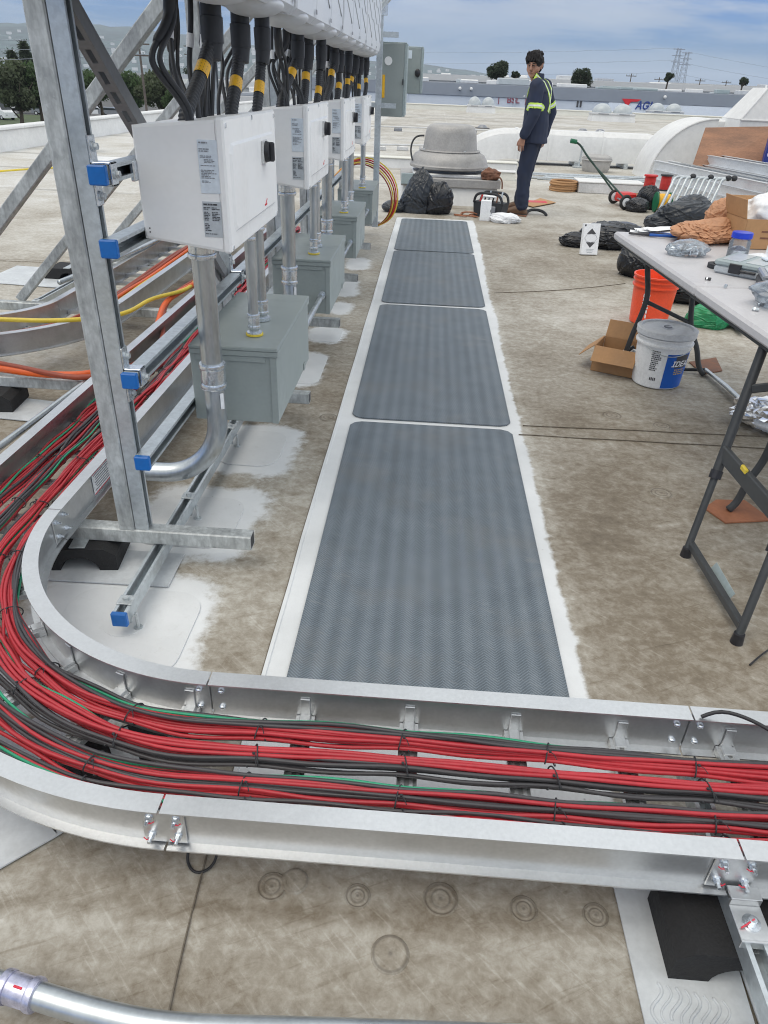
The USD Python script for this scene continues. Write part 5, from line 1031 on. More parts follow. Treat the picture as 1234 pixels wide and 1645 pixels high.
for k in range(5): B().cyl((-.10 + k * .045, -.03 + .03 * (k % 3), .012), (.06 + .01 * k, .05 - .03 * k, .125 + .012 * (k % 2)), .011, 10).build('tube', ['strut', 'black', 'bucket', 'strut', 'bucket'][k], it)
# foil, silver tool, green bag, grey plate
c = G(1222, 690); fo = T('foil_bundle', 'crumpled clear and silver wrap lying on the roof at the frame edge', 'foil wrap', (c[0] + .12, c[1] + .06, 0)); v, f = blob((.19, .13, .075), 4, .5, 3, 3.5, .4, .22); B().add((v, f)).build('foil', 'foil', fo, smooth=False)
v, f = blob((.15, .09, .05), 9, .3, 3, 3, .4); B().add((v, f), None, (.0, -.08, 0)).build('white_film', 'bucket', fo)
p0_, p1_ = G(1132, 602), G(1205, 668); tl = T('long_tool', 'silver long handled tool with black tip between table leg and foil', 'hand tool', (*p0_[:2], 0)); q = p1_ - p0_
B().tube([(0, 0, .03), q * .5 + [0, .01, .035], q + [0, 0, .03]], .011, 10).build('handle', 'emt', tl); B().tube([(.01, .04, .02), q * .5 + [.02, .06, .025], q + [.02, .04, .02]], .009, 10).build('handle', 'emt', tl)
B().tube([(-.19, .05, .012), (-.1, .02, .018), (0.01, 0.01, .028)], .010, 8).build('tip', 'black', tl)
c = G(1135, 530); gb = T('green_bag', 'green and white plastic bag on the roof below the table edge', 'bag', (c[0] + .05, c[1] + .12, 0)); v, f = blob((.15, .13, .09), 3, .35, 5, 2.0, .3, .04, 50); B().add((v, f)).build('bag', 'green_film', gb); v, f = blob((.05, .06, .14), 6, .35, 3, 3, .2); B().add((v, f), roty(.7), (.10, .02, .04)).build('white_neck', 'white_paper', gb)
board('grey_plate', P2((1148, 505), (1172, 500), (1205, 525), (1188, 542)), .03, .012, 'cabinet', 'grey flat panel lying behind the green bag under the table', 'panel')

# ---- on the table (top at .742)
TZ = .743
def on(x, y): return (x, y, TZ)
pl = T('pliers', 'blue handled pliers at the far end of the table top', 'pliers', on(1.235, 4.075), -.15)
for s in (-1, 1): B().tube(smooth_path([(-.06, s * .022 - .006, .012), (.02, s * .026, .013), (.10, s * .012, .013), (.16, -s * .004, .013)], 20), np.linspace(.007, .006, 20), 8).build('handle', 'blue_label', pl)
B().add(hull([(.15, -.012, .006), (.15, .012, .006), (.15, -.012, .020), (.15, .012, .020), (.23, -.004, .009), (.23, .004, .009), (.23, 0, .016), (.18, .02, .013), (.18, -.02, .013)])).build('jaw', 'strut', pl)
pw = T('paper_sheets', 'white crumpled paper sheets at the far table corner behind the pliers', 'paper', on(1.22, 4.13), .1)
for k in range(3):
    g = np.random.default_rng(k); v = []; n = 7
    for i in range(n):
        for j in range(n): v.append((-.13 + .26 * i / 6, -.045 + .09 * j / 6, .004 + .012 * k + .010 * g.random()))
    f = [];
    for i in range(n - 1):
        for j in range(n - 1): a = i * n + j; f += [[a, a + n, a + n + 1], [a, a + n + 1, a + 1]]
    B().add((np.array(v), np.array(f)), rotz(.3 * (k - 1)), (.03 * k, .01 * k, 0)).build('sheet', 'white_paper', pw)
B().tube(smooth_path([(-.15, -.02, .01), (-.08, -.05, .012), (0, -.04, .012), (.06, -.05, .012)], 14), .006, 6).build('dark_clip', 'dark_ink', pw)
pb = T('paper_bag', 'crumpled brown paper bag lying on the table behind the jar', 'paper bag', on(1.43, 4.02), .5)
v, f = blob((.185, .12, .056), 5, .35, 5, 2.0, .25, .05, 70); v[:, 2] *= 1 + .35 * sstep(-.05, .2, v[:, 0]); B().add((v, f)).build('bag', 'paper_bag', pb, smooth=40); v, f = blob((.09, .08, .09), 8, .35, 5, 2.0, .2, .05, 60); B().add((v, f), roty(.35), (.15, .05, .03)).build('bag_neck', 'paper_bag', pb, smooth=40)
jr = T('plastic_jar', 'clear plastic jar with blue lid on the table', 'jar', on(1.462, 3.60)); B().lathe([(0, .001), (.044, .001), (.047, .006), (.047, .075), (.040, .086), (.040, .095)], sec=32).build('body', 'clear', jr, smooth=40)
B().lathe([(0, .003), (.040, .003), (.042, .04), (.02, .055), (0, .058)], sec=20).build('contents', 'coupling', jr); B().lathe([(.0, .117), (.043, .117), (.046, .113), (.046, .092), (.040, .090)], sec=40).build('lid', 'jar_lid', jr, smooth=40)
cl2 = T('fittings_bag', 'clear bag of small metal fittings between pliers and organiser case', 'bag of fittings', on(1.235, 3.62), .2)
v, f = blob((.085, .06, .035), 12, .35, 3, 3, .4); B().add((v * 1.12, f)).build('film', 'clear', cl2)
g = np.random.default_rng(8)
for k in range(22): p = np.array([g.uniform(-.06, .06), g.uniform(-.04, .04), g.uniform(.01, .045)]); d = g.normal(0, 1, 3); d /= np.linalg.norm(d); B().cyl(p - d * .018, p + d * .018, .006, 6).build('fitting', ['coupling', 'strut', 'dark_ink'][k % 3], cl2)
def organiser(loc, rz, size, label, latch, tray_):
    t = T('organiser_case', label, 'organiser case', loc, rz); x, y, z = size
    B().box2((-x / 2, -y / 2, 0), (x / 2, y / 2, z * .6), .008).build('tray', 'label_grey' if tray_ else 'dark_ink', t); B().box2((-x / 2 - .002, -y / 2 - .002, z * .62), (x / 2 + .002, y / 2 + .002, z), .008).build('lid', 'cabinet' if tray_ else 'car_grey', t)
    for k in range(2): B().box2((-x * .28 + k * x * .5, -y / 2 - .010, z * .2), (-x * .28 + k * x * .5 + .05, -y / 2 - .002, z * .9), .003).build('latch', latch, t)
    B().box2((-x * .12, -y / 2 - .016, z * .35), (x * .10, -y / 2 - .004, z * .55), .004).build('grip', latch, t)
    for k in range(3): B().box2((-x / 2 + .02 + k * x / 3, -y / 2 + .02, z), (-x / 2 + .01 + (k + .85) * x / 3, y / 2 - .02, z + .003), .001).build('lid_rib', 'skylight', t)
    return t
organiser(on(1.43, 3.25), -.72, (.30, .23, .055), 'grey organiser case with black latches on the table before the jar', 'knob', True)
organiser(on(1.46, 3.00), -.25, (.24, .18, .06), 'dark organiser case with chunky black latches nearest the frame edge', 'knob', False)
B().box2((1.44, 3.24, TZ + .060), (1.56, 3.29, TZ + .068), .003).build('blue_marker', 'label_paper', None, label='pale blue marker lying on the grey organiser case', cat='marker')
pw = T('paper_sheets', 'white crumpled paper between the jar and the grey organiser case', 'paper', on(1.50, 3.50), .5)
v, f = blob((.13, .05, .02), 15, .6, 3, 4, .4); B().add((v, f)).build('sheet', 'white_paper', pw, smooth=False)
wb = T('product_box', 'white box with blue emblem standing on the table at the frame edge', 'box', on(1.60, 3.50), -.2); B().box2((-.045, -.03, 0), (.045, .03, .165), .002).build('carton', 'white_paper', wb)
B().box2((-.012, -.0312, .118), (.038, -.0302, .132), .0003).build('blue_print', 'blue_label', wb, smooth=False); B().cyl((.008, -.0312, .07), (.008, -.0302, .07), .026, 20).build('emblem', 'blue_label', wb); B().cyl((.002, -.0318, .078), (.002, -.0311, .078), .010, 14).build('emblem_spot', 'white_paper', wb)
c3 = carton(on(1.72, 3.98), .1, (.34, .24, .14), 'brown carton on the far side of the table with white film bag in it', [('n', .2, .08), ('w', .25, .09)])
text('xxxx', .02, 'rust', c3, (.02, -.1206, .07), RX90, 'print', .0008) if False else None
for k in range(2): B().box2((-.08, -.1212, .05 + k * .03), (.09 - .04 * k, -.1201, .058 + k * .03), .0003).build('print_line', 'rust', c3, smooth=False)
fb = T('film_bag', 'white translucent film bag stuffed in the brown carton', 'plastic bag', (1.76, 3.97, TZ + .05)); v, f = blob((.16, .11, .11), 21, .4, 4, 3, .2); B().add((v, f)).build('film', 'white_paper', fb)
wp = T('film_bag', 'clear crumpled film bag on the table at the lower frame edge', 'plastic bag', on(1.44, 2.77)); v, f = blob((.15, .14, .10), 31, .4, 5, 2.4, .3, .05, 60); B().add((v, f)).build('film', 'clear', wp)
v, f = blob((.10, .09, .05), 32, .45, 3, 3, .3); B().add((v, f), None, (-.13, -.06, 0)).build('film_tail', 'clear', wp)
ct2 = T('plastic_cup', 'clear plastic cup standing behind the brown paper bag', 'cup', on(1.58, 4.10)); B().lathe([(0, .001), (.032, .001), (.042, .13), (.040, .13), (.030, .006), (0, .006)], sec=28).build('cup', 'clear', ct2, smooth=40)

tp = T('tape_roll', 'roll of black tape lying on the table beside the fittings bag', 'tape roll', on(1.30, 3.36)); B().lathe([(.028, 0), (.048, 0), (.048, .018), (.028, .018), (.028, 0)], sec=28).build('tape', 'black', tp)
sd = T('screwdriver', 'red handled screwdriver on the table near the black tape roll', 'screwdriver', on(1.36, 3.44), .5); B().tube([(0, 0, .014), (.03, 0, .014), (.09, 0, .014), (.10, 0, .014)], [.011, .014, .013, .007], 12).build('handle', 'red_plastic', sd); B().cyl((.10, 0, .014), (.20, 0, .012), .0035, 8).build('shaft', 'coupling', sd)
g = np.random.default_rng(14)
for k, (x, y) in enumerate([(1.17, 3.10), (1.20, 2.98), (1.24, 2.72), (1.19, 2.64), (1.30, 2.60)]):
    f_ = T('small_fitting', 'tiny metal fitting lying loose on the bare part of the table top', 'fitting', on(x, y), g.uniform(0, 3), group='loose fittings on the table top'); B().cyl((-.011, 0, .006), (.011, 0, .006), .006, 8).build('body', 'strut' if k % 2 else 'dark_ink', f_); B().cyl((.0, 0, .006), (.006, 0, .006), .0075, 6).build('nut', 'coupling', f_)

# ================================================================ BLACK BAGS ON THE ROOF
def bag(px, py, size, seed, label, mat='trash', parts=None, dy=.0, rz=0):
    c = G(px, py); t = T('black_bag', label, 'plastic bag', (c[0], c[1] + size[1] * .7 + dy, 0), rz)
    v, f = blob(size, seed, .34, 5, 1.8, .35, .035, 60); B().add((v, f)).build('bag', mat, t, smooth=True)
    for (o, s_, sd) in parts or []: v, f = blob(s_, sd, .36, 5, 1.9, .2, .035, 50); B().add((v, f), None, o).build('fold', mat, t, smooth=True)
bag(930, 398, (.17, .14, .075), 41, 'small flat black bag left of the triangle-marked white box')
bag(988, 402, (.33, .24, .15), 42, 'low black bag behind the triangle-marked white box, at the table corner')
bag(1035, 448, (.20, .16, .16), 43, 'slumped black bag under the far end of the folding table')
bag(1125, 490, (.36, .22, .14), 44, 'black bag under the table behind the orange bucket')
bag(1103, 372, (.36, .26, .20), 45, 'large slate black bag beyond the table, below the slanted tubes', 'trash2', [((.10, .05, .08), (.22, .18, .16), 51), ((-.30, -.06, 0), (.17, .15, .09), 52)])
c = G(672, 346); t = T('draped_bag', 'black plastic bag slumped against the fan curb, past the last mat', 'plastic sheet', (c[0], c[1] + .28, 0))
v, f = blob((.28, .22, .42), 61, .30, 5, 1.5, .42, .03, 60); tt = np.clip(v[:, 2] / v[:, 2].max(), 0, 1); v[:, 0] = v[:, 0] * (1 - .62 * tt) - .02 + .05 * tt; v[:, 1] *= 1 - .5 * tt; v[:, 2] *= .52 / v[:, 2].max(); B().add((v, f)).build('drape', 'trash2', t, smooth=True)
v, f = blob((.17, .16, .20), 62, .3, 5, 1.8, .3, .03, 50); B().add((v, f), None, (.24, -.05, 0)).build('lump', 'trash', t, smooth=True); v, f = blob((.14, .12, .08), 63, .3, 5, 2, .3, .03, 40); B().add((v, f), None, (-.30, -.06, 0)).build('tail', 'trash2', t, smooth=True)
B().add(cbox((.05, .006, .12), .002), roty(.2), (.235, -.20, .14)).build('white_patch', 'white_paper', t)

# ================================================================ AROUND THE STANDING MAN
c = G(946, 411); s = T('marked_box', 'white box with black triangles up and down, standing before the black bag', 'box', (c[0], c[1] + .03, 0), .12)
s2 = T.__new__(T); R_ = rotx(-.16)
s2.path = B().add(cbox((.165, .05, .285), .003), R_, (0, .03, .145)).build('carton', 'white_paper', s)
fpt = lambda x, z: np.array([0, .03, .145]) + R_ @ np.array([x, -.0256, z])
for sgn in (1, -1): B().poly([(-.046, 0), (.046, 0), (0, .05 * sgn)], -.0006, .0006, R_ @ RX90, fpt(0, .048 if sgn > 0 else -.028)).build('triangle_mark', 'dark_ink', s2, smooth=False)
hx = [fpt(.062 * math.cos(a), .010 + .04 * math.sin(a)) for a in np.linspace(0, 2 * math.pi, 9)]; B().tube(hx, .0012, 5).build('ring_mark', 'grey_ink', s2)
for k in range(3): B().add(cbox((.08 - .015 * k, .001, .005), .0002), R_, fpt(0, -.092 - k * .014)).build('print_line', 'label_grey', s2, smooth=False)
B().add(cbox((.016, .001, .016), .0002), R_, fpt(-.066, .125)).build('corner_mark', 'dark_ink', s2, smooth=False)
# fan
F0 = np.array([.245, 11.0, 0]); cb = T('fan_curb', 'low white roof curb with grey metal cap under the mushroom fan', 'roof curb', tuple(F0), .05)
B().add(hull([(x * 1.02, y * 1.02, -.01) for x in (-.70, .70) for y in (-.66, .66)] + [(x, y, .215) for x in (-.62, .62) for y in (-.58, .58)])).build('curb', 'white_paint', cb); B().box2((-.66, -.62, .216), (.66, .62, .315), .006).build('cap', 'fan', cb); B().box2((-.50, -.50, .3155), (.50, .50, .36), .01).build('base_plate', 'alu_old', cb)
B().box2((-.66, -.66, .24), (-.34, -.623, .37), .006).build('junction_cover', 'cabinet', cb)
fan = T('exhaust_fan', 'weathered grey mushroom exhaust fan behind the slumped black plastic bag', 'exhaust fan', (F0[0], F0[1], .361))
B().lathe([(.0, .0), (.40, .0), (.40, .08), (.36, .10)], sec=48).build('neck', 'car_grey', fan, smooth=30)
B().lathe([(.38, .055), (.50, .035), (.535, .045), (.545, .075), (.535, .085), (.53, .10), (.515, .15), (.475, .205), (.42, .235), (.405, .245)], sec=64).build('lower_cowl', 'fan', fan, smooth=30)
B().lathe([(.415, .243), (.42, .250), (.415, .258), (.372, .262), (.365, .30), (.345, .46), (.325, .52), (.29, .553), (.24, .565), (0, .570)], sec=64).build('motor_cover', 'fan', fan, smooth=35)
for k in range(4): a = .5 + k * 1.571; B().box((.395 * math.cos(a), .395 * math.sin(a), .262), (.03, .03, .02), rotz(a), .003).build('clip', 'galv', fan)
B().tube(smooth_path([(-.36, -.1, .42), (-.47, -.12, .40), (-.53, -.15, .28), (-.50, -.2, .12)], 16), .012, 8).build('power_whip', 'hose', fan)
pc = T('leather_pouch', 'brown leather tool pouch resting on the fan curb corner', 'tool pouch', (F0[0] + .55, F0[1] - .5, .317)); v, f = blob((.12, .08, .07), 71, .5, 4, 3, .3); B().add((v, f)).build('pouch', 'rust', pc); B().tube(smooth_path([(.08, -.05, .06), (.14, -.1, .02), (.16, -.13, -.09)], 10), .010, 6).build('strap', 'rust', pc)
for k in range(4): B().cyl((-.05 + .03 * k, 0, .05), (-.05 + .035 * k, .01, .13), .006, 6).build('tool', 'black', pc)
c = G(792, 351); tb = T('tool_bag', 'open black tool bag at the feet of the standing man', 'tool bag', (c[0] - .03, c[1] + .14, 0), -.5)
b = B(); b.add(hull([(x, y, 0) for x in (-.17, .17) for y in (-.11, .11)] + [(x * 1.0, y, .17) for x in (-.20, .20) for y in (-.09, .09)])); b.build('body', 'black', tb)
for s_ in (-1, 1): B().tube(smooth_path([(-.19, s_ * .09, .16), (-.16, s_ * .10, .24), (.0, s_ * .085, .27), (.16, s_ * .10, .24), (.19, s_ * .09, .16)], 20), .016, 8).build('rim', 'black', tb)
B().box((-.02, -.02, .235), (.16, .07, .012), rotz(.3) @ rotx(.3), .002).build('white_tag', 'white_paper', tb); B().box((.03, -.108, .09), (.16, .02, .09), None, .006).build('pocket', 'car_grey', tb)
for k in range(6): B().cyl((-.14 + k * .055, -.03, .15), (-.13 + k * .052, .02, .25 + .02 * (k % 3)), .010, 8).build('tool', ['red_plastic', 'black', 'strut', 'black', 'rust', 'strut'][k], tb)
c = G(779, 355); w_ = T('small_box', 'small white upright box in front of the black tool bag', 'box', (c[0], c[1] + .04, 0), -.1); B().box2((-.062, -.04, 0), (.062, .04, .225), .004).build('carton', 'white_paper', w_); B().box2((.055, -.042, .1), (.0625, -.0402, .13), .0005).build('corner_mark', 'dark_ink', w_)
c = G(812, 357); cl_ = T('white_cloth', 'crumpled white cloth on the roof beside the boots', 'cloth', (c[0], c[1], 0)); v, f = blob((.17, .12, .06), 85, .5, 5, 1.8, .45, .06, 70); B().add((v, f)).build('cloth', 'white_paper', cl_)
c = G(752, 349); cd = T('brown_cord', 'tangle of brown cord beside the small white box', 'cord', (c[0], c[1] + .05, 0)); g = np.random.default_rng(9)
B().tube(smooth_path([(g.uniform(-.17, .14), g.uniform(-.10, .12), .008 + .004 * (k % 3)) for k in range(16)], 110), .007, 6).build('cord', 'red_dirt', cd)
board('cardboard_sheet', P2((842, 330), (868, 320), (893, 327), (856, 334)), .012, .006, 'card', 'cardboard sheet with red print lying behind the boots', 'cardboard')
c = G(862, 326); B().box2((c[0] - .14, c[1] - .1, .0185), (c[0] + .14, c[1] + .1, .0192), .0002).build('red_print', 'red_ink', None, smooth=False, label='red printed patch on the cardboard sheet behind the boots', cat='print')
board('floor_mat', P2((790, 342), (815, 333), (852, 338), (845, 349)), .003, .006, 'rust', 'brown flat scrap under the boots of the man', 'cardboard')
c = G(862, 346); b = B(); b.tube(smooth_path([(c[0] - .15, c[1], .01), (c[0] - .05, c[1] + .1, .05), (c[0] + .08, c[1] + .06, .04), (c[0] + .12, c[1] - .03, .012)], 16), .018, 6); b.build('black_strap', 'black', None, label='dark strap on the roof behind the heel of the boot', cat='strap')

# ---- reel mower-like roller tool with green grip
W1, W2_ = G(985, 327), G(1003, 337); W1[2] = W2_[2] = .095
mt = T('push_tool', 'two-wheeled push tool with dark green handle and green grip', 'push tool', (*((W1 + W2_) / 2)[:2], 0)); hub = AY(954, 264, 11.5); gp = AY(930, 231, 11.65); ge = AY(917, 226, 11.62)
for w in (W1, W2_):
    n = W2_ - W1; n[2] = 0; n /= np.linalg.norm(n); n = np.array([.35, -.94, 0])
    wl = T.__new__(T); wl.path = B().add(trimesh.creation.torus(.075, .020, major_sections=28, minor_sections=10), np.stack([np.cross(n, [0, 0, 1]), [0, 0, 1], n], 1), w).build('wheel', 'tyre', mt, world=True, smooth=40)
    b = B().cyl(w - n * .016, w + n * .016, .058, 20); v = b.v[0]; b.v[0] = (v - mt.loc); b.build('hub', 'white_paper', wl); b = B().cyl(w - n * .02, w + n * .02, .02, 12); b.v[0] = b.v[0] - mt.loc; b.build('axle_cap', 'car_grey', wl)
B().tube([W1, W2_], .012, 8).build('axle', 'car_grey', mt, world=True)
B().tube([W1 + [0, 0, .04], hub], .013, 8).build('handle_rod', 'dark_green', mt, world=True); B().tube([W2_ + [0, 0, .03], hub + [.02, 0, -.02]], .013, 8).build('handle_rod', 'dark_green', mt, world=True); B().tube(smooth_path([hub, hub + (gp - hub) * .6, gp, ge], 14), .014, 10).build('handle_rod', 'dark_green', mt, world=True)
B().tube([gp * .3 + ge * .7 + [.05, 0, .0], ge], .030, 12).build('grip', 'green_plastic', mt, world=True); B().box((W1 + W2_) / 2 + [.10, .12, .02], (.22, .22, .12), rotz(.4), .02).build('motor_cover', 'red_plastic', mt, world=True)

# ---- spools, black clump, slanted tubes
def spool(loc, r, h, mat, fl, label, R=None):
    t = T('wire_spool', label, 'wire spool', loc); R = np.eye(3) if R is None else R
    for z in (0, h - .02): B().lathe([(0, z), (r, z), (r, z + .02), (0, z + .02)], sec=32, R=R).build('flange', fl, t, smooth=30)
    pr = [(r * .82 + .004 * math.sin(k * 1.9), .02 + (h - .04) * k / 40) for k in range(41)]; B().lathe(pr, sec=28, R=R).build('winding', mat, t, smooth=True)
c = G(1050, 334); spool((c[0], c[1] + .45, .14), .095, .24, 'red_plastic', 'red_plastic', 'red wire spool standing beside the slanted tubes'); c = G(1069, 330); spool((c[0] + .08, c[1] + .5, .14), .09, .22, 'red_plastic', 'black', 'dull red wire spool close behind the slanted tubes')
c = G(1055, 343); spool((c[0] - .02, c[1] + .12, .13), .125, .20, 'yellow', 'green_plastic', 'green flanged spool of yellow wire lying on its side', roty(math.pi / 2))
ps = T('spool_stand', 'low timber block carrying the two red spools', 'block', (c[0] + .05, c[1] + .75, 0)); B().box2((-.22, -.2, 0), (.3, .2, .138), .01).build('block', 'card_in', ps)
bag(1024, 341, (.15, .13, .10), 46, 'small black bag next to the push tool wheels'); bag(1042, 337, (.14, .14, .16), 47, 'black clump between the small black bag and the yellow wire spool')
c = G(1056, 350); rk = T('tube_rack', 'row of slanted bent aluminium tubes with black tips', 'tube rack', (c[0], c[1], 0))
for k in range(9):
    x = k * .075; B().tube(smooth_path([(x - .02, 0, .0), (x + .02, .04, .10), (x + .16, .2, .42), (x + .19, .24, .455), (x + .25, .26, .47), (x + .33, .26, .47)], 26), .019, 10).build('tube', 'galv', rk, smooth=True)
    if k % 3 == 1 or k > 6: B().sph((x + .34, .26, .48), (.04, .04, .035), 2).build('black_tip', 'black', rk)
B().box2((-.05, -.02, .0), (.70, .03, .03), .004).build('base_bar', 'black', rk)

# ---- stacked tray lengths, plywood, ducts
A_, B__ = G(1042, 300), G(1196, 342); dirv = (B__ - A_)[:2]; ln = 3.05; dirv = dirv / np.linalg.norm(dirv); nrm = np.array([-dirv[1], dirv[0]]) if -dirv[1] > 0 else np.array([dirv[1], -dirv[0]])
MAT['alu_stack'] = M('stacked_aluminium', (.70, .71, .71), .42, .8, .06, 3)
IB2 = [(q[0] * 1.6, q[1] * 1.2) for q in IB]
k = 0
for (off, z, sh) in [(0, .002, 0), (.02, .140, .05), (0.03, .278, -.02), (.30, .002, .2), (.30, .140, .3), (.31, .278, .35), (.62, .002, .3), (.62, .140, .42), (.64, .278, .5), (.64, .416, .55)]:
    p = A_[:2] + nrm * off + dirv * sh; t = T('tray_section', 'spare aluminium tray length in the stack before the plywood, %s counted' % ORD[k], 'tray length', (*p, z), group='stacked spare tray lengths'); k += 1
    B().sweep([(0, 0, 0), (*(dirv * ln), 0)], IB2).build('side_rail', 'alu_stack', t, smooth=20); o = nrm * .25
    B().sweep([(*o, 0), (*(dirv * ln + o), 0)], IB2).build('side_rail', 'alu_stack', t, smooth=20)
    for q in np.arange(.15, ln, .4): b = B().sweep([(*(dirv * q), .04), (*(dirv * q + o), .04)], RP); b.build('rung', 'alu_stack', t, smooth=20)
pA_, pB_, pC_, pD_ = AY(1133, 206, 13.9), AY(1252, 204, 13.7), AY(1115, 258, 13.3), AY(1205, 277, 12.9)
def quad_sheet(b, q, th):
    q = np.array(q); n = np.cross(q[1] - q[0], q[2] - q[0]); n /= np.linalg.norm(n); return b.add(hull(list(q) + list(q + n * th)))
py_ = T('plywood_sheet', 'weathered brown plywood sheet leaning on the white duct', 'plywood', tuple(pC_)); dnp = (pD_ - pC_); dnp2 = np.array([dnp[0], dnp[1], 0])
low = np.array([pC_, pC_ + (pB_ - pA_) * .86, pA_ + (pB_ - pA_) * 1.0, pA_]); low[1][2] = pD_[2] - .02
ext = (low[0] - low[3]); low[0] = low[0] + ext * .75; low[1] = low[1] + ext * .75
b = quad_sheet(B(), low, .018); b.build('sheet', 'ply', py_, smooth=False, world=True)
bb_ = T('printed_box', 'dark blue box with round white prints at the frame edge by the plywood', 'box', (*(AY(1222, 275, 13.0)[:2] + [.12, .0]), .35), -.3); B().box2((-.12, -.1, 0), (.35, .25, .55), .006).build('carton', M('blue_carton', L(30, 48, 120), .5), bb_)
for k in range(3): B().cyl((-.04, -.1015, .1 + k * .17), (-.04, -.1003, .1 + k * .17), .05, 18).build('round_print', 'white_paper', bb_)
B().box2((-.3, -.25, -.35), (.5, .4, -.005), .01).build('crate', 'card_in', bb_)
# big white gooseneck duct
DY = 14.6; x0, x1 = AY(1052, 280, 14.2)[0], AY(1112, 200, 14.4)[0]
gd = T('roof_duct', 'big white curved duct elbow rising from the roof behind the tray lengths', 'duct', (x0, DY, 0)); b = B(); Rr = 1.02; sec = []
path_ = [np.array([Rr - Rr * math.cos(a), Rr * math.sin(a)]) for a in np.linspace(0, math.pi / 2, 22)]; inn = [np.array([Rr - .22 * math.cos(a), .22 * math.sin(a)]) for a in np.linspace(0, math.pi / 2, 22)]
b.poly([(p[0], p[1]) for p in path_] + [(p[0], p[1]) for p in inn[::-1]], -1.2, 0.0, RX90).build('elbow', 'white_paint', gd, smooth=25)
B().tube([(Rr - (Rr + .01) * math.cos(a), .0, (Rr + .01) * math.sin(a)) for a in np.linspace(0, math.pi / 2, 22)], .018, 6).build('flange', 'white_paint', gd)
B().box2((Rr - .02, .04, .24), (Rr + 3.0, 1.18, 1.01), .02).build('horizontal_run', 'white_paint', gd)
hd = T('duct_hood', 'white faceted sheet metal hood standing over the plywood', 'duct', (x0 + 1.15, 13.95, 0))
q0 = [(0, 0, .02), (1.9, 0, .02), (1.9, .9, .02), (0, .9, .02)]; q1 = [(.0, 0, 1.05), (1.65, 0, 1.05), (1.65, .9, 1.05), (.0, .9, 1.05)]; q2 = [(.36, .12, 1.52), (1.10, .12, 1.54), (1.10, .8, 1.54), (.36, .8, 1.52)]
B().add(hull(q0 + q1)).build('plenum', 'white_paint', hd, smooth=False); B().add(hull([tuple(np.array(p) + [0, 0, .003]) for p in q1] + q2)).build('hood', 'white_paint', hd, smooth=False)
B().tube([q1[0], q1[1]], .018, 6).build('seam', 'white_paint', hd); B().tube([q2[0], q1[0]], .014, 6).build('seam', 'white_paint', hd); B().tube([q2[1], q1[1]], .014, 6).build('seam', 'white_paint', hd); B().tube([q2[0], q2[1]], .014, 6).build('seam', 'white_paint', hd)
ll, lr = AY(778, 240, 17.0), AY(1040, 242, 17.0); ld = T('low_duct', 'low white duct running across the roof behind the man', 'duct', (ll[0], 17.0, 0)); w = lr[0] - ll[0]
rrp = [(-.34, 0), (.34, 0), (.36, .30), (.33, .46), (.24, .54), (-.24, .54), (-.33, .46), (-.36, .30)]
pth = [np.array([.55 - .55 * math.cos(a), 0, .10 - .22 + .22 * math.sin(a) * 1.0]) for a in np.linspace(.2, math.pi / 2, 8)] + [np.array([x, 0, .10]) for x in (w * .5, w)]
b = B().sweep(pth, rrp, (0, 0, 1)); b.build('duct', 'white_paint', ld, smooth=25)
for x in (.62, w * .38, w * .70): B().sweep([(x, 0, .10), (x + .05, 0, .10)], [(q[0] * 1.05, q[1] * 1.05 - .01) for q in rrp]).build('joint_band', 'white_paint', ld, smooth=25)
for x in (.9, w * .55, w * .85): B().box2((x, -.38, 0), (x + .08, .38, .095), .005).build('stand', 'galv', ld)
# low curbs, tubing and boxes beyond the man
c0_, c1_ = G(692, 284), G(826, 289); t = T('long_curb', 'long low cream roof curb behind the fan and the man', 'roof curb', (c0_[0], c0_[1], 0)); B().box2((0, 0, -.01), (c1_[0] - c0_[0], .22, .12), .012).build('curb', 'cream', t); B().box2((-.01, -.02, .121), (c1_[0] - c0_[0] + .01, .24, .14), .006).build('cap', 'white_paint', t)
c = G(640, 270); t = T('long_curb', 'white roof curb running out of sight behind the rack end post', 'roof curb', (-4, c[1], 0)); B().box2((0, 0, -.01), (5.6, .3, .16), .012).build('curb', 'white_paint', t); B().box2((-.01, -.02, .161), (5.61, .32, .18), .006).build('cap', 'cream', t)
c = G(905, 309); co = T('cable_coil', 'tan coil of tubing lying flat beyond the man', 'coil', (c[0] + .02, c[1] + .22, 0))
for k in range(5): B().add(trimesh.creation.torus(.20 + .008 * (k % 2), .016, major_sections=40, minor_sections=8), None, (.006 * (k % 3), 0, .016 + .030 * k)).build('loop', 'card', co, smooth=True)
c = G(925, 311); d_ = G(1030, 313); t = T('low_box', 'low pale aluminium box beyond the push tool', 'box', (c[0] + .05, c[1] + .1, 0)); w = d_[0] - c[0] - .05; B().box2((0, 0, 0), (w, .5, .15), .01).build('body', 'alu_old', t); B().box2((-.008, -.008, .151), (w + .008, .508, .17), .006).build('lid', 'white_paint', t)
cd_ = T('conduit_bundle', 'loose bundle of steel conduits lying on the roof behind the tan coil', 'conduits', tuple(G(868, 292))); g = np.random.default_rng(6)
for k in range(14): a0 = g.uniform(-.06, .06); y = g.uniform(0, .9); B().cyl((g.uniform(-.2, .3), y, .015 + .02 * (k % 3)), (2.0 + g.uniform(-.2, .5), y + a0 * 4, .015 + .02 * (k % 3)), .014, 8).build('conduit', 'emt', cd_)
c = G(700, 262)
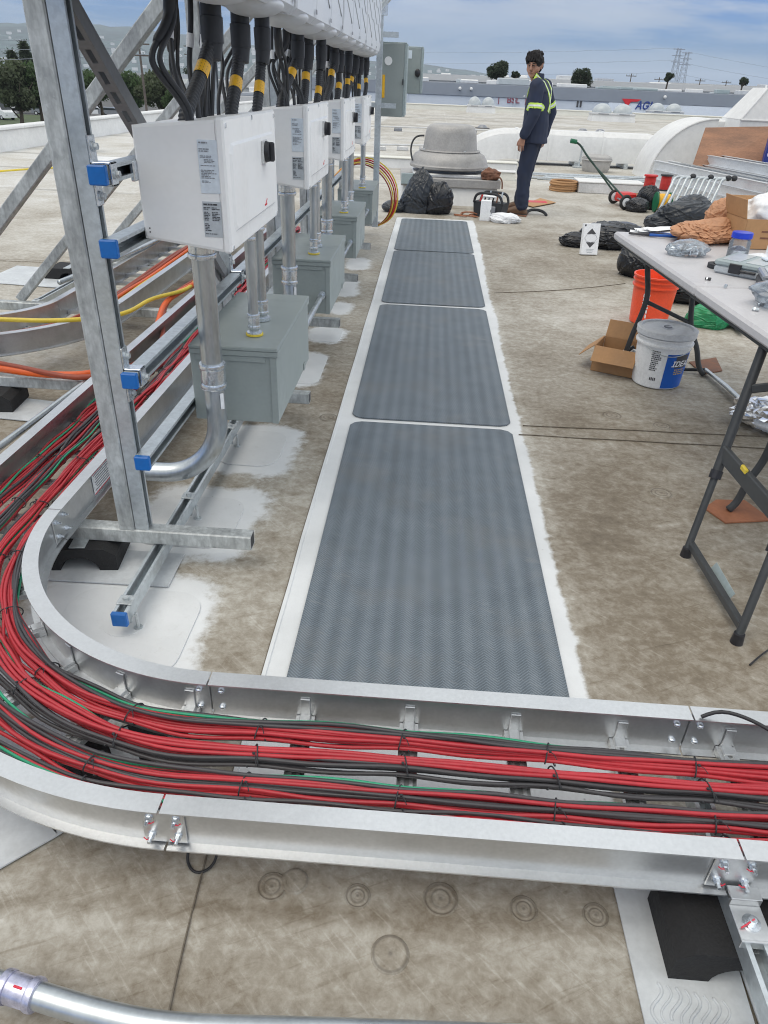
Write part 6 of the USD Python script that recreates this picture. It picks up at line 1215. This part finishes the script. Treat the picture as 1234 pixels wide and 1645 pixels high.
for (px, pyy, lab) in ((945, 262, 'white pipe support post under the low duct, by the push tool handle'), (972, 268, 'grey round drum under the low duct behind the push tool handle')):
    c = G(px, pyy + 8); t = T('roof_drum' if px > 950 else 'pipe_support', lab, 'drum' if px > 950 else 'support', (c[0] - .2, c[1], 0))
    if px > 950: B().lathe([(0, 0), (.24, 0), (.27, .06), (.29, .22), (.27, .27), (.2, .3), (0, .31)], sec=32).build('drum', 'fan', t, smooth=35); B().lathe([(.295, .20), (.31, .21), (.295, .23)], sec=32).build('rim', 'fan', t)
    else: B().cyl((0, 0, 0), (0.02, 0, .40), .02, 8).build('post', 'galv', t); B().box2((-.12, -.1, 0), (.12, .1, .03), .004).build('base', 'galv', t)
# gas pipe across the far roof, on blocks, and skylights
for (pa, pb, lab) in (((560, 201), (1010, 217), 'thin grey pipe run on blocks across the far roof'), ((600, 232), (860, 236), 'second thin pipe run on the roof, nearer, behind the fan')):
    a, c = G(*pa, .12), G(*pb, .12); t = T('roof_pipe', lab, 'pipe', (a[0], a[1], 0)); q = c - a
    B().tube([(0, 0, .12), (q[0], q[1], .12)], .022, 8).build('pipe', 'alu_old', t)
    for u in np.linspace(.04, .96, 8): B().box((q[0] * u, q[1] * u, .045), (.26, .12, .09), None, .01).build('pipe_block', 'car_grey' if 'thin grey' in lab else 'alu_old', t)
def skylight(px, pyy, w, label):
    c = G(px, pyy); t = T('skylight', label, 'skylight', (c[0], c[1], 0)); s = w
    B().add(hull([(x * 1.06, y * 1.06, -.01) for x in (-s, s) for y in (-s * .5, s * .5)] + [(x, y, .30) for x in (-s, s) for y in (-s * .5, s * .5)])).build('curb', 'white_paint', t)
    B().box2((-s * 1.03, -s * .53, .301), (s * 1.03, s * .53, .38), .01).build('frame', 'alu_old', t)
    for k in (-1, 1):
        m = trimesh.creation.icosphere(3, 1.0); v = m.vertices * [s * .47, s * .45, .42]; v = v[:, :]; v[:, 2] = np.maximum(v[:, 2], 0); B().add((v, m.faces), None, (k * s * .5, 0, .381)).build('dome', 'skylight', t)
        B().box((k * s * .5, -s * .535, .34), (s * .5, .03, .04), None, .005).build('hinge_bar', 'car_grey', t)
skylight(772, 181, .78, 'twin-dome skylight near the far parapet, left of the man')
skylight(981, 195, 1.05, 'twin-dome skylight on the far roof below the red and blue lettering')
skylight(1066, 189, 1.05, 'twin-dome skylight on the far roof left of the white hood')
for (px, pyy) in ((936, 212), (964, 213), (775, 206)):
    c = G(px, pyy); t = T('roof_drain', 'small dark roof drain, %s' % {936: 'directly right of the standing man', 964: 'below the middle skylight', 775: 'below the skylight left of the man'}[px], 'roof drain', tuple(c)); B().lathe([(0, 0), (.20, 0), (.17, .05), (.1, .11), (0, .12)], sec=16).build('dome', 'car_grey', t); B().lathe([(.2, .0), (.28, 0), (.26, .02), (.2, .025)], sec=16).build('ring', 'black', t)

# ================================================================ THE STANDING MAN
def ball(c, r, sc=(1, 1, 1)):
    m = trimesh.creation.icosphere(2, 1.0).vertices * (np.asarray(sc) * r) + np.asarray(c); return m
def fuse(hulls, ref=.018, it=10, lam=.5):
    acc = None
    for h in hulls:
        m = manifold3d.Manifold.hull_points(np.asarray(h, np.float64)); acc = m if acc is None else acc + m
    m = acc.refine_to_length(ref).to_mesh(); t = trimesh.Trimesh(m.vert_properties[:, :3], m.tri_verts, process=True)
    if it: trimesh.smoothing.filter_taubin(t, lam, .53, iterations=it)
    return t
bone = lambda a, b_, ra, rb: np.vstack([ball(a, ra), ball(b_, rb)])
def ell(c, rx, ry, n=20, tilt=0.): a = np.linspace(0, 2 * math.pi, n, False); return np.stack([c[0] + rx * np.cos(a), c[1] + ry * np.sin(a), c[2] + tilt * rx * np.cos(a)], -1)
v3 = lambda *a: np.array(a, float)
fp = G(840, 346); man = T('person', 'man in navy workwear with lime reflective bands, standing by the tool bag', 'person', (fp[0] + .02, fp[1] + .16, 0), -.30)
# forward is -x, his left is -y
hipL, hipR, knL, knR, anL, anR = v3(.0, -.09, .90), v3(.0, .09, .90), v3(-.03, -.12, .49), v3(-.05, .13, .49), v3(.0, -.15, .085), v3(-.10, .21, .085)
shL, elL, wrL = v3(.01, -.20, 1.405), v3(.03, -.255, 1.12), v3(-.075, -.245, .875); shR, elR, wrR = v3(.03, .20, 1.405), v3(.13, .285, 1.14), v3(.09, .27, .90)
neck, head = v3(-.03, 0, 1.47), v3(-.085, -.01, 1.60)
HF = v3(-.22, -.97, -.10); HF /= np.linalg.norm(HF); HS = np.cross([0, 0, 1], HF); HS /= np.linalg.norm(HS); HU = np.cross(HF, HS)   # face direction, his left side... up
hp = lambda f, s_, u: head + HF * f + HS * s_ + HU * u
hd_ = [ball(hp(-.005, 0, .025), .088, (1, .92, 1.12)), np.vstack([ball(hp(.045, 0, -.055), .042), ball(hp(.03, .034, -.02), .045), ball(hp(.03, -.034, -.02), .045)]), np.vstack([ball(hp(.062, 0, -.085), .026), ball(hp(.02, .032, -.055), .036), ball(hp(.02, -.032, -.055), .036)]),
       np.vstack([ball(hp(.088, 0, .022), .009), ball(hp(.104, 0, -.018), .0125), ball(hp(.09, 0, -.02), .017)]), np.vstack([ball(hp(.075, .028, .034), .014), ball(hp(.075, -.028, .034), .014)]),
       np.vstack([ball(hp(.084, .015, -.052), .008), ball(hp(.084, -.015, -.052), .008), ball(hp(.091, 0, -.052), .008)]), bone(neck + [0, 0, -.05], head + HU * -.06, .056, .052)]
for s_ in (-1, 1): hd_.append(np.vstack([ball(hp(-.005, s_ * .083, .012), .014, (1, .6, 1)), ball(hp(-.018, s_ * .088, .03), .016), ball(hp(-.01, s_ * .083, -.018), .010)]))
def hand(w, d, side, palm, R=.0085):
    """w wrist, d direction of the fingers, side: across the palm toward the thumb, palm: normal the fingers curl to"""
    d, side, palm = (x / np.linalg.norm(x) for x in (d, side, palm)); out = [np.vstack([ball(w, .026, (1, 1, 1)), ball(w + d * .03 + side * .018, .019), ball(w + d * .03 - side * .018, .018)]), np.vstack([ball(w + d * .03 + side * .02, .018), ball(w + d * .03 - side * .02, .016), ball(w + d * .085 + side * .027, .0125), ball(w + d * .08 - side * .027, .0115)])]
    for k, ln_ in enumerate((.070, .078, .073, .058)):
        a = w + d * .083 + side * (.027 - .018 * k); m = a + d * ln_ * .45 + palm * .010; q = m + d * ln_ * .30 + palm * .016; e = q + d * ln_ * .16 + palm * .014
        out += [bone(a, m, R, R * .95), bone(m, q, R * .95, R * .88), bone(q, e, R * .88, R * .78)]
    a = w + d * .022 + side * .022; m = a + d * .035 + side * .022 + palm * .008; e = m + d * .034 + side * .006 + palm * .012
    return out + [bone(a, m, .0125, .0105), bone(m, e, .0105, .0085)]
skin = hd_ + hand(wrL, v3(-.12, -.02, -1), v3(-1, -.25, .1), v3(.1, 1, 0)) + hand(wrR, v3(-.15, -.05, -1), v3(-1, .2, .1), v3(.1, -1, 0)) + [bone(shL, elL, .045, .036), bone(elL, wrL, .036, .026), bone(shR, elR, .045, .036), bone(elR, wrR, .036, .026), np.vstack([ell((0, 0, 1.40), .085, .15), ell((0, 0, 1.05), .075, .12)]), np.vstack([ell((0, 0, 1.06), .075, .12), ell((0, 0, .86), .085, .13)]),
    np.vstack([ball(shL, .05), ball(shR, .05), ball(neck, .05)]), bone(hipL, knL, .07, .048), bone(hipR, knR, .07, .048), bone(knL, anL, .046, .034), bone(knR, anR, .046, .034), bone(anL, anL + [-.14, 0, -.05], .034, .025), bone(anR, anR + [-.14, 0, -.05], .034, .025)]
B().add(fuse(skin, .010, 6)).build('body', 'skin', man, smooth=True)
# hair: thick, swept over the brow
g = np.random.default_rng(4); hair = [ball(hp(-.018, 0, .052), .100, (1, .98, .98)), ball(hp(-.045, 0, .01), .086, (1, 1.02, .95))]
for k in range(22):
    a = g.uniform(-2.6, 2.6); e = g.uniform(.35, 1.4); p = hp(.094 * math.cos(a) * math.cos(e) - .02, .094 * math.sin(a) * math.cos(e), .056 + .092 * math.sin(e)); hair.append(np.vstack([ball(p, .022), ball(p + HS * g.uniform(-.015, .02) + HU * g.uniform(-.004, .016), .010)]))
for s0_ in (-.055, -.025, .005, .035, .06): hair.append(np.vstack([ball(hp(.055, s0_, .108), .026), ball(hp(.082, s0_ * 1.1 - .006, .070), .010), ball(hp(.062, s0_ * 1.2, .062), .012)]))
for k in range(16): s0_ = -.075 + .15 * k / 15; hair.append(np.vstack([ball(hp(.05 + .012 * (k % 2), s0_, .118 + .012 * ((k * 7) % 3)), .016), ball(hp(.084 - abs(s0_) * .25, s0_ * 1.06 + .008 * ((k * 5) % 3 - 1), .066 - .016 * ((k * 3) % 4) / 3), .0055)]))
for s0_ in (-1, 1): hair.append(np.vstack([ball(hp(.01, s0_ * .08, .07), .022), ball(hp(.022, s0_ * .082, .03), .010)]))
hm = fuse(hair, .010, 8); hm.vertices += hm.vertex_normals * ((meshkit.fbm(hm.vertices * [70, 70, 28], 3, 3) - .5) * .026)[:, None]; B().add(hm).build('hair', 'hair', man, smooth=60)
for s_ in (-1, 1):
    B().add((ball(hp(.0815, s_ * .030, .016), .0085, (1, 1, .55)), trimesh.creation.icosphere(2, 1.0).faces)).build('eye', 'dark_ink', man); B().tube([hp(.082, s_ * .046, .036), hp(.090, s_ * .030, .041), hp(.090, s_ * .014, .037)], .0045, 6).build('eyebrow', 'hair', man)
B().tube([hp(.0905, -.020, -.052), hp(.0985, 0, -.0515), hp(.0905, .020, -.052)], .0026, 6).build('lips', M('lips', (.22, .085, .07), .5), man)
# trousers, jacket, boots
tr = [np.vstack([ell((.0, 0, 1.02), .115, .165), ell((.01, 0, .86), .135, .185)]), np.vstack([ball(hipL + [.01, -.01, -.02], .100), ball(hipR + [.01, .01, -.02], .100)]), bone(hipL + [.01, 0, -.03], knL, .110, .086), bone(hipR + [.01, 0, -.03], knR, .110, .086), bone(knL, anL + [0, 0, .03], .085, .076), bone(knR, anR + [0, 0, .03], .085, .076)]
tm = fuse(tr, .022, 8); n_ = meshkit.fbm(tm.vertices * [9, 9, 16], 3, 4); fold_ = np.exp(-((tm.vertices[:, 2] - .2) / .12) ** 2) + .6 * np.exp(-((tm.vertices[:, 2] - .5) / .1) ** 2) + .25; tm.vertices += tm.vertex_normals * ((n_ - .5) * .034 * fold_)[:, None]
B().add(tm).build('trousers', 'navy2', man, smooth=True)
jk = [np.vstack([ell((.015, 0, .815), .165, .215), ell((.015, 0, .98), .155, .205)]), np.vstack([ell((.015, 0, .98), .155, .205), ell((.01, 0, 1.16), .148, .205)]), np.vstack([ell((.01, 0, 1.16), .148, .205), ell((.012, 0, 1.34), .135, .205)]), np.vstack([ell((.012, 0, 1.34), .135, .205), ball(shL + [0, 0, -.01], .078), ball(shR + [0, 0, -.01], .078)]), np.vstack([ball(shL + [0, .02, .0], .070), ball(shR + [0, -.02, .0], .070), ell((-.015, 0, 1.475), .07, .082)]),
      np.vstack([ell((-.018, 0, 1.46), .072, .08), ell((-.03, 0, 1.535), .066, .072, tilt=-.1)]), bone(shL, elL, .086, .070), bone(elL, wrL + [.01, 0, .035], .070, .058), bone(shR, elR, .086, .070), bone(elR, wrR, .070, .056)]
jm = fuse(jk, .020, 6); n_ = meshkit.fbm(jm.vertices * [8, 8, 11], 3, 9); jm.vertices += jm.vertex_normals * ((n_ - .5) * .022)[:, None]; B().add(jm).build('jacket', 'navy', man, smooth=True)
def band(name, pts_fn, mat, w=.028):
    """tape laid on the jacket: short strips pushed out to the cloth along given rays"""
    q = trimesh.proximity.ProximityQuery(jm); pts = np.array(pts_fn); cp, _, fi = trimesh.proximity.closest_point(jm, pts); nn = jm.face_normals[fi]
    t = np.gradient(cp, axis=0); t /= np.linalg.norm(t, axis=1)[:, None] + 1e-9; sd = np.cross(t, nn); sd /= np.linalg.norm(sd, axis=1)[:, None] + 1e-9; m = len(cp)
    for off, wd, mt_, hh in ((0, w, mat, .004), (0, w * .34, 'silver_tape', .0055)):
        v = np.vstack([cp + sd * wd + nn * hh, cp - sd * wd + nn * hh, cp + sd * wd - nn * .004, cp - sd * wd - nn * .004]); f = []
        for i in range(m - 1):
            for (a, c) in ((0, 1), (2, 0), (1, 3)): f += [[a * m + i, a * m + i + 1, c * m + i + 1], [a * m + i, c * m + i + 1, c * m + i]]
        B().add((v, np.array(f))).build(name, mt_, man, smooth=False)
def ring_pts(c, ax, r, a0=0, a1=2 * math.pi, n=26):
    ax = ax / np.linalg.norm(ax); u = np.cross(ax, [1, 0, 0.01]); u /= np.linalg.norm(u); w_ = np.cross(ax, u); return [c + r * (math.cos(a) * u + math.sin(a) * w_) for a in np.linspace(a0, a1, n)]
band('arm_band', ring_pts(shL * .22 + elL * .78 + [0, 0, .02], elL - shL, .12), 'hivis'); band('arm_band', ring_pts(shR * .25 + elR * .75, elR - shR, .12), 'hivis')
for s_ in (-1, 1):
    band('shoulder_band', [(-.20, s_ * .10, 1.30), (-.17, s_ * .105, 1.38), (-.11, s_ * .11, 1.47), (-.04, s_ * .11, 1.52), (.04, s_ * .11, 1.52), (.10, s_ * .105, 1.48), (.17, s_ * .09, 1.41), (.20, s_ * .06, 1.33), (.21, s_ * .0, 1.24), (.21, s_ * -.06, 1.15)], 'hivis', .022)
text('ooo', .014, 'silver_tape', man, (-.150, -.075, 1.30), rotz(-math.pi / 2 - .3) @ RX90, 'chest_print', .002) if False else B().box((-.142, -.10, 1.30), (.006, .05, .012), rotz(.55), .001).build('chest_print', 'silver_tape', man)
for an in (anL, anR):
    bt = [bone(an + [.005, 0, .05], an + [.01, 0, -.03], .052, .046), np.vstack([ball(an + [.03, 0, -.045], .038), ball(an + [-.15, 0, -.05], .034, (1, 1.25, .9)), ball(an + [-.06, 0, -.02], .042, (1, 1.1, 1))])]
    bm = fuse(bt, .015, 6); bm.vertices = (bm.vertices - an) * [1.15, 1.15, 1] + an; bm.vertices[:, 2] = np.maximum(bm.vertices[:, 2], .018); B().add(bm).build('boot', 'boot', man, smooth=True)
    B().poly([(an[0] - .195 + .012 * 0, an[1] - .03), (an[0] - .16, an[1] - .048), (an[0] - .05, an[1] - .045), (an[0] + .06, an[1] - .04), (an[0] + .075, an[1]), (an[0] + .06, an[1] + .04), (an[0] - .05, an[1] + .045), (an[0] - .16, an[1] + .048), (an[0] - .195, an[1] + .03)], .002, .022).build('sole', 'sole', man)
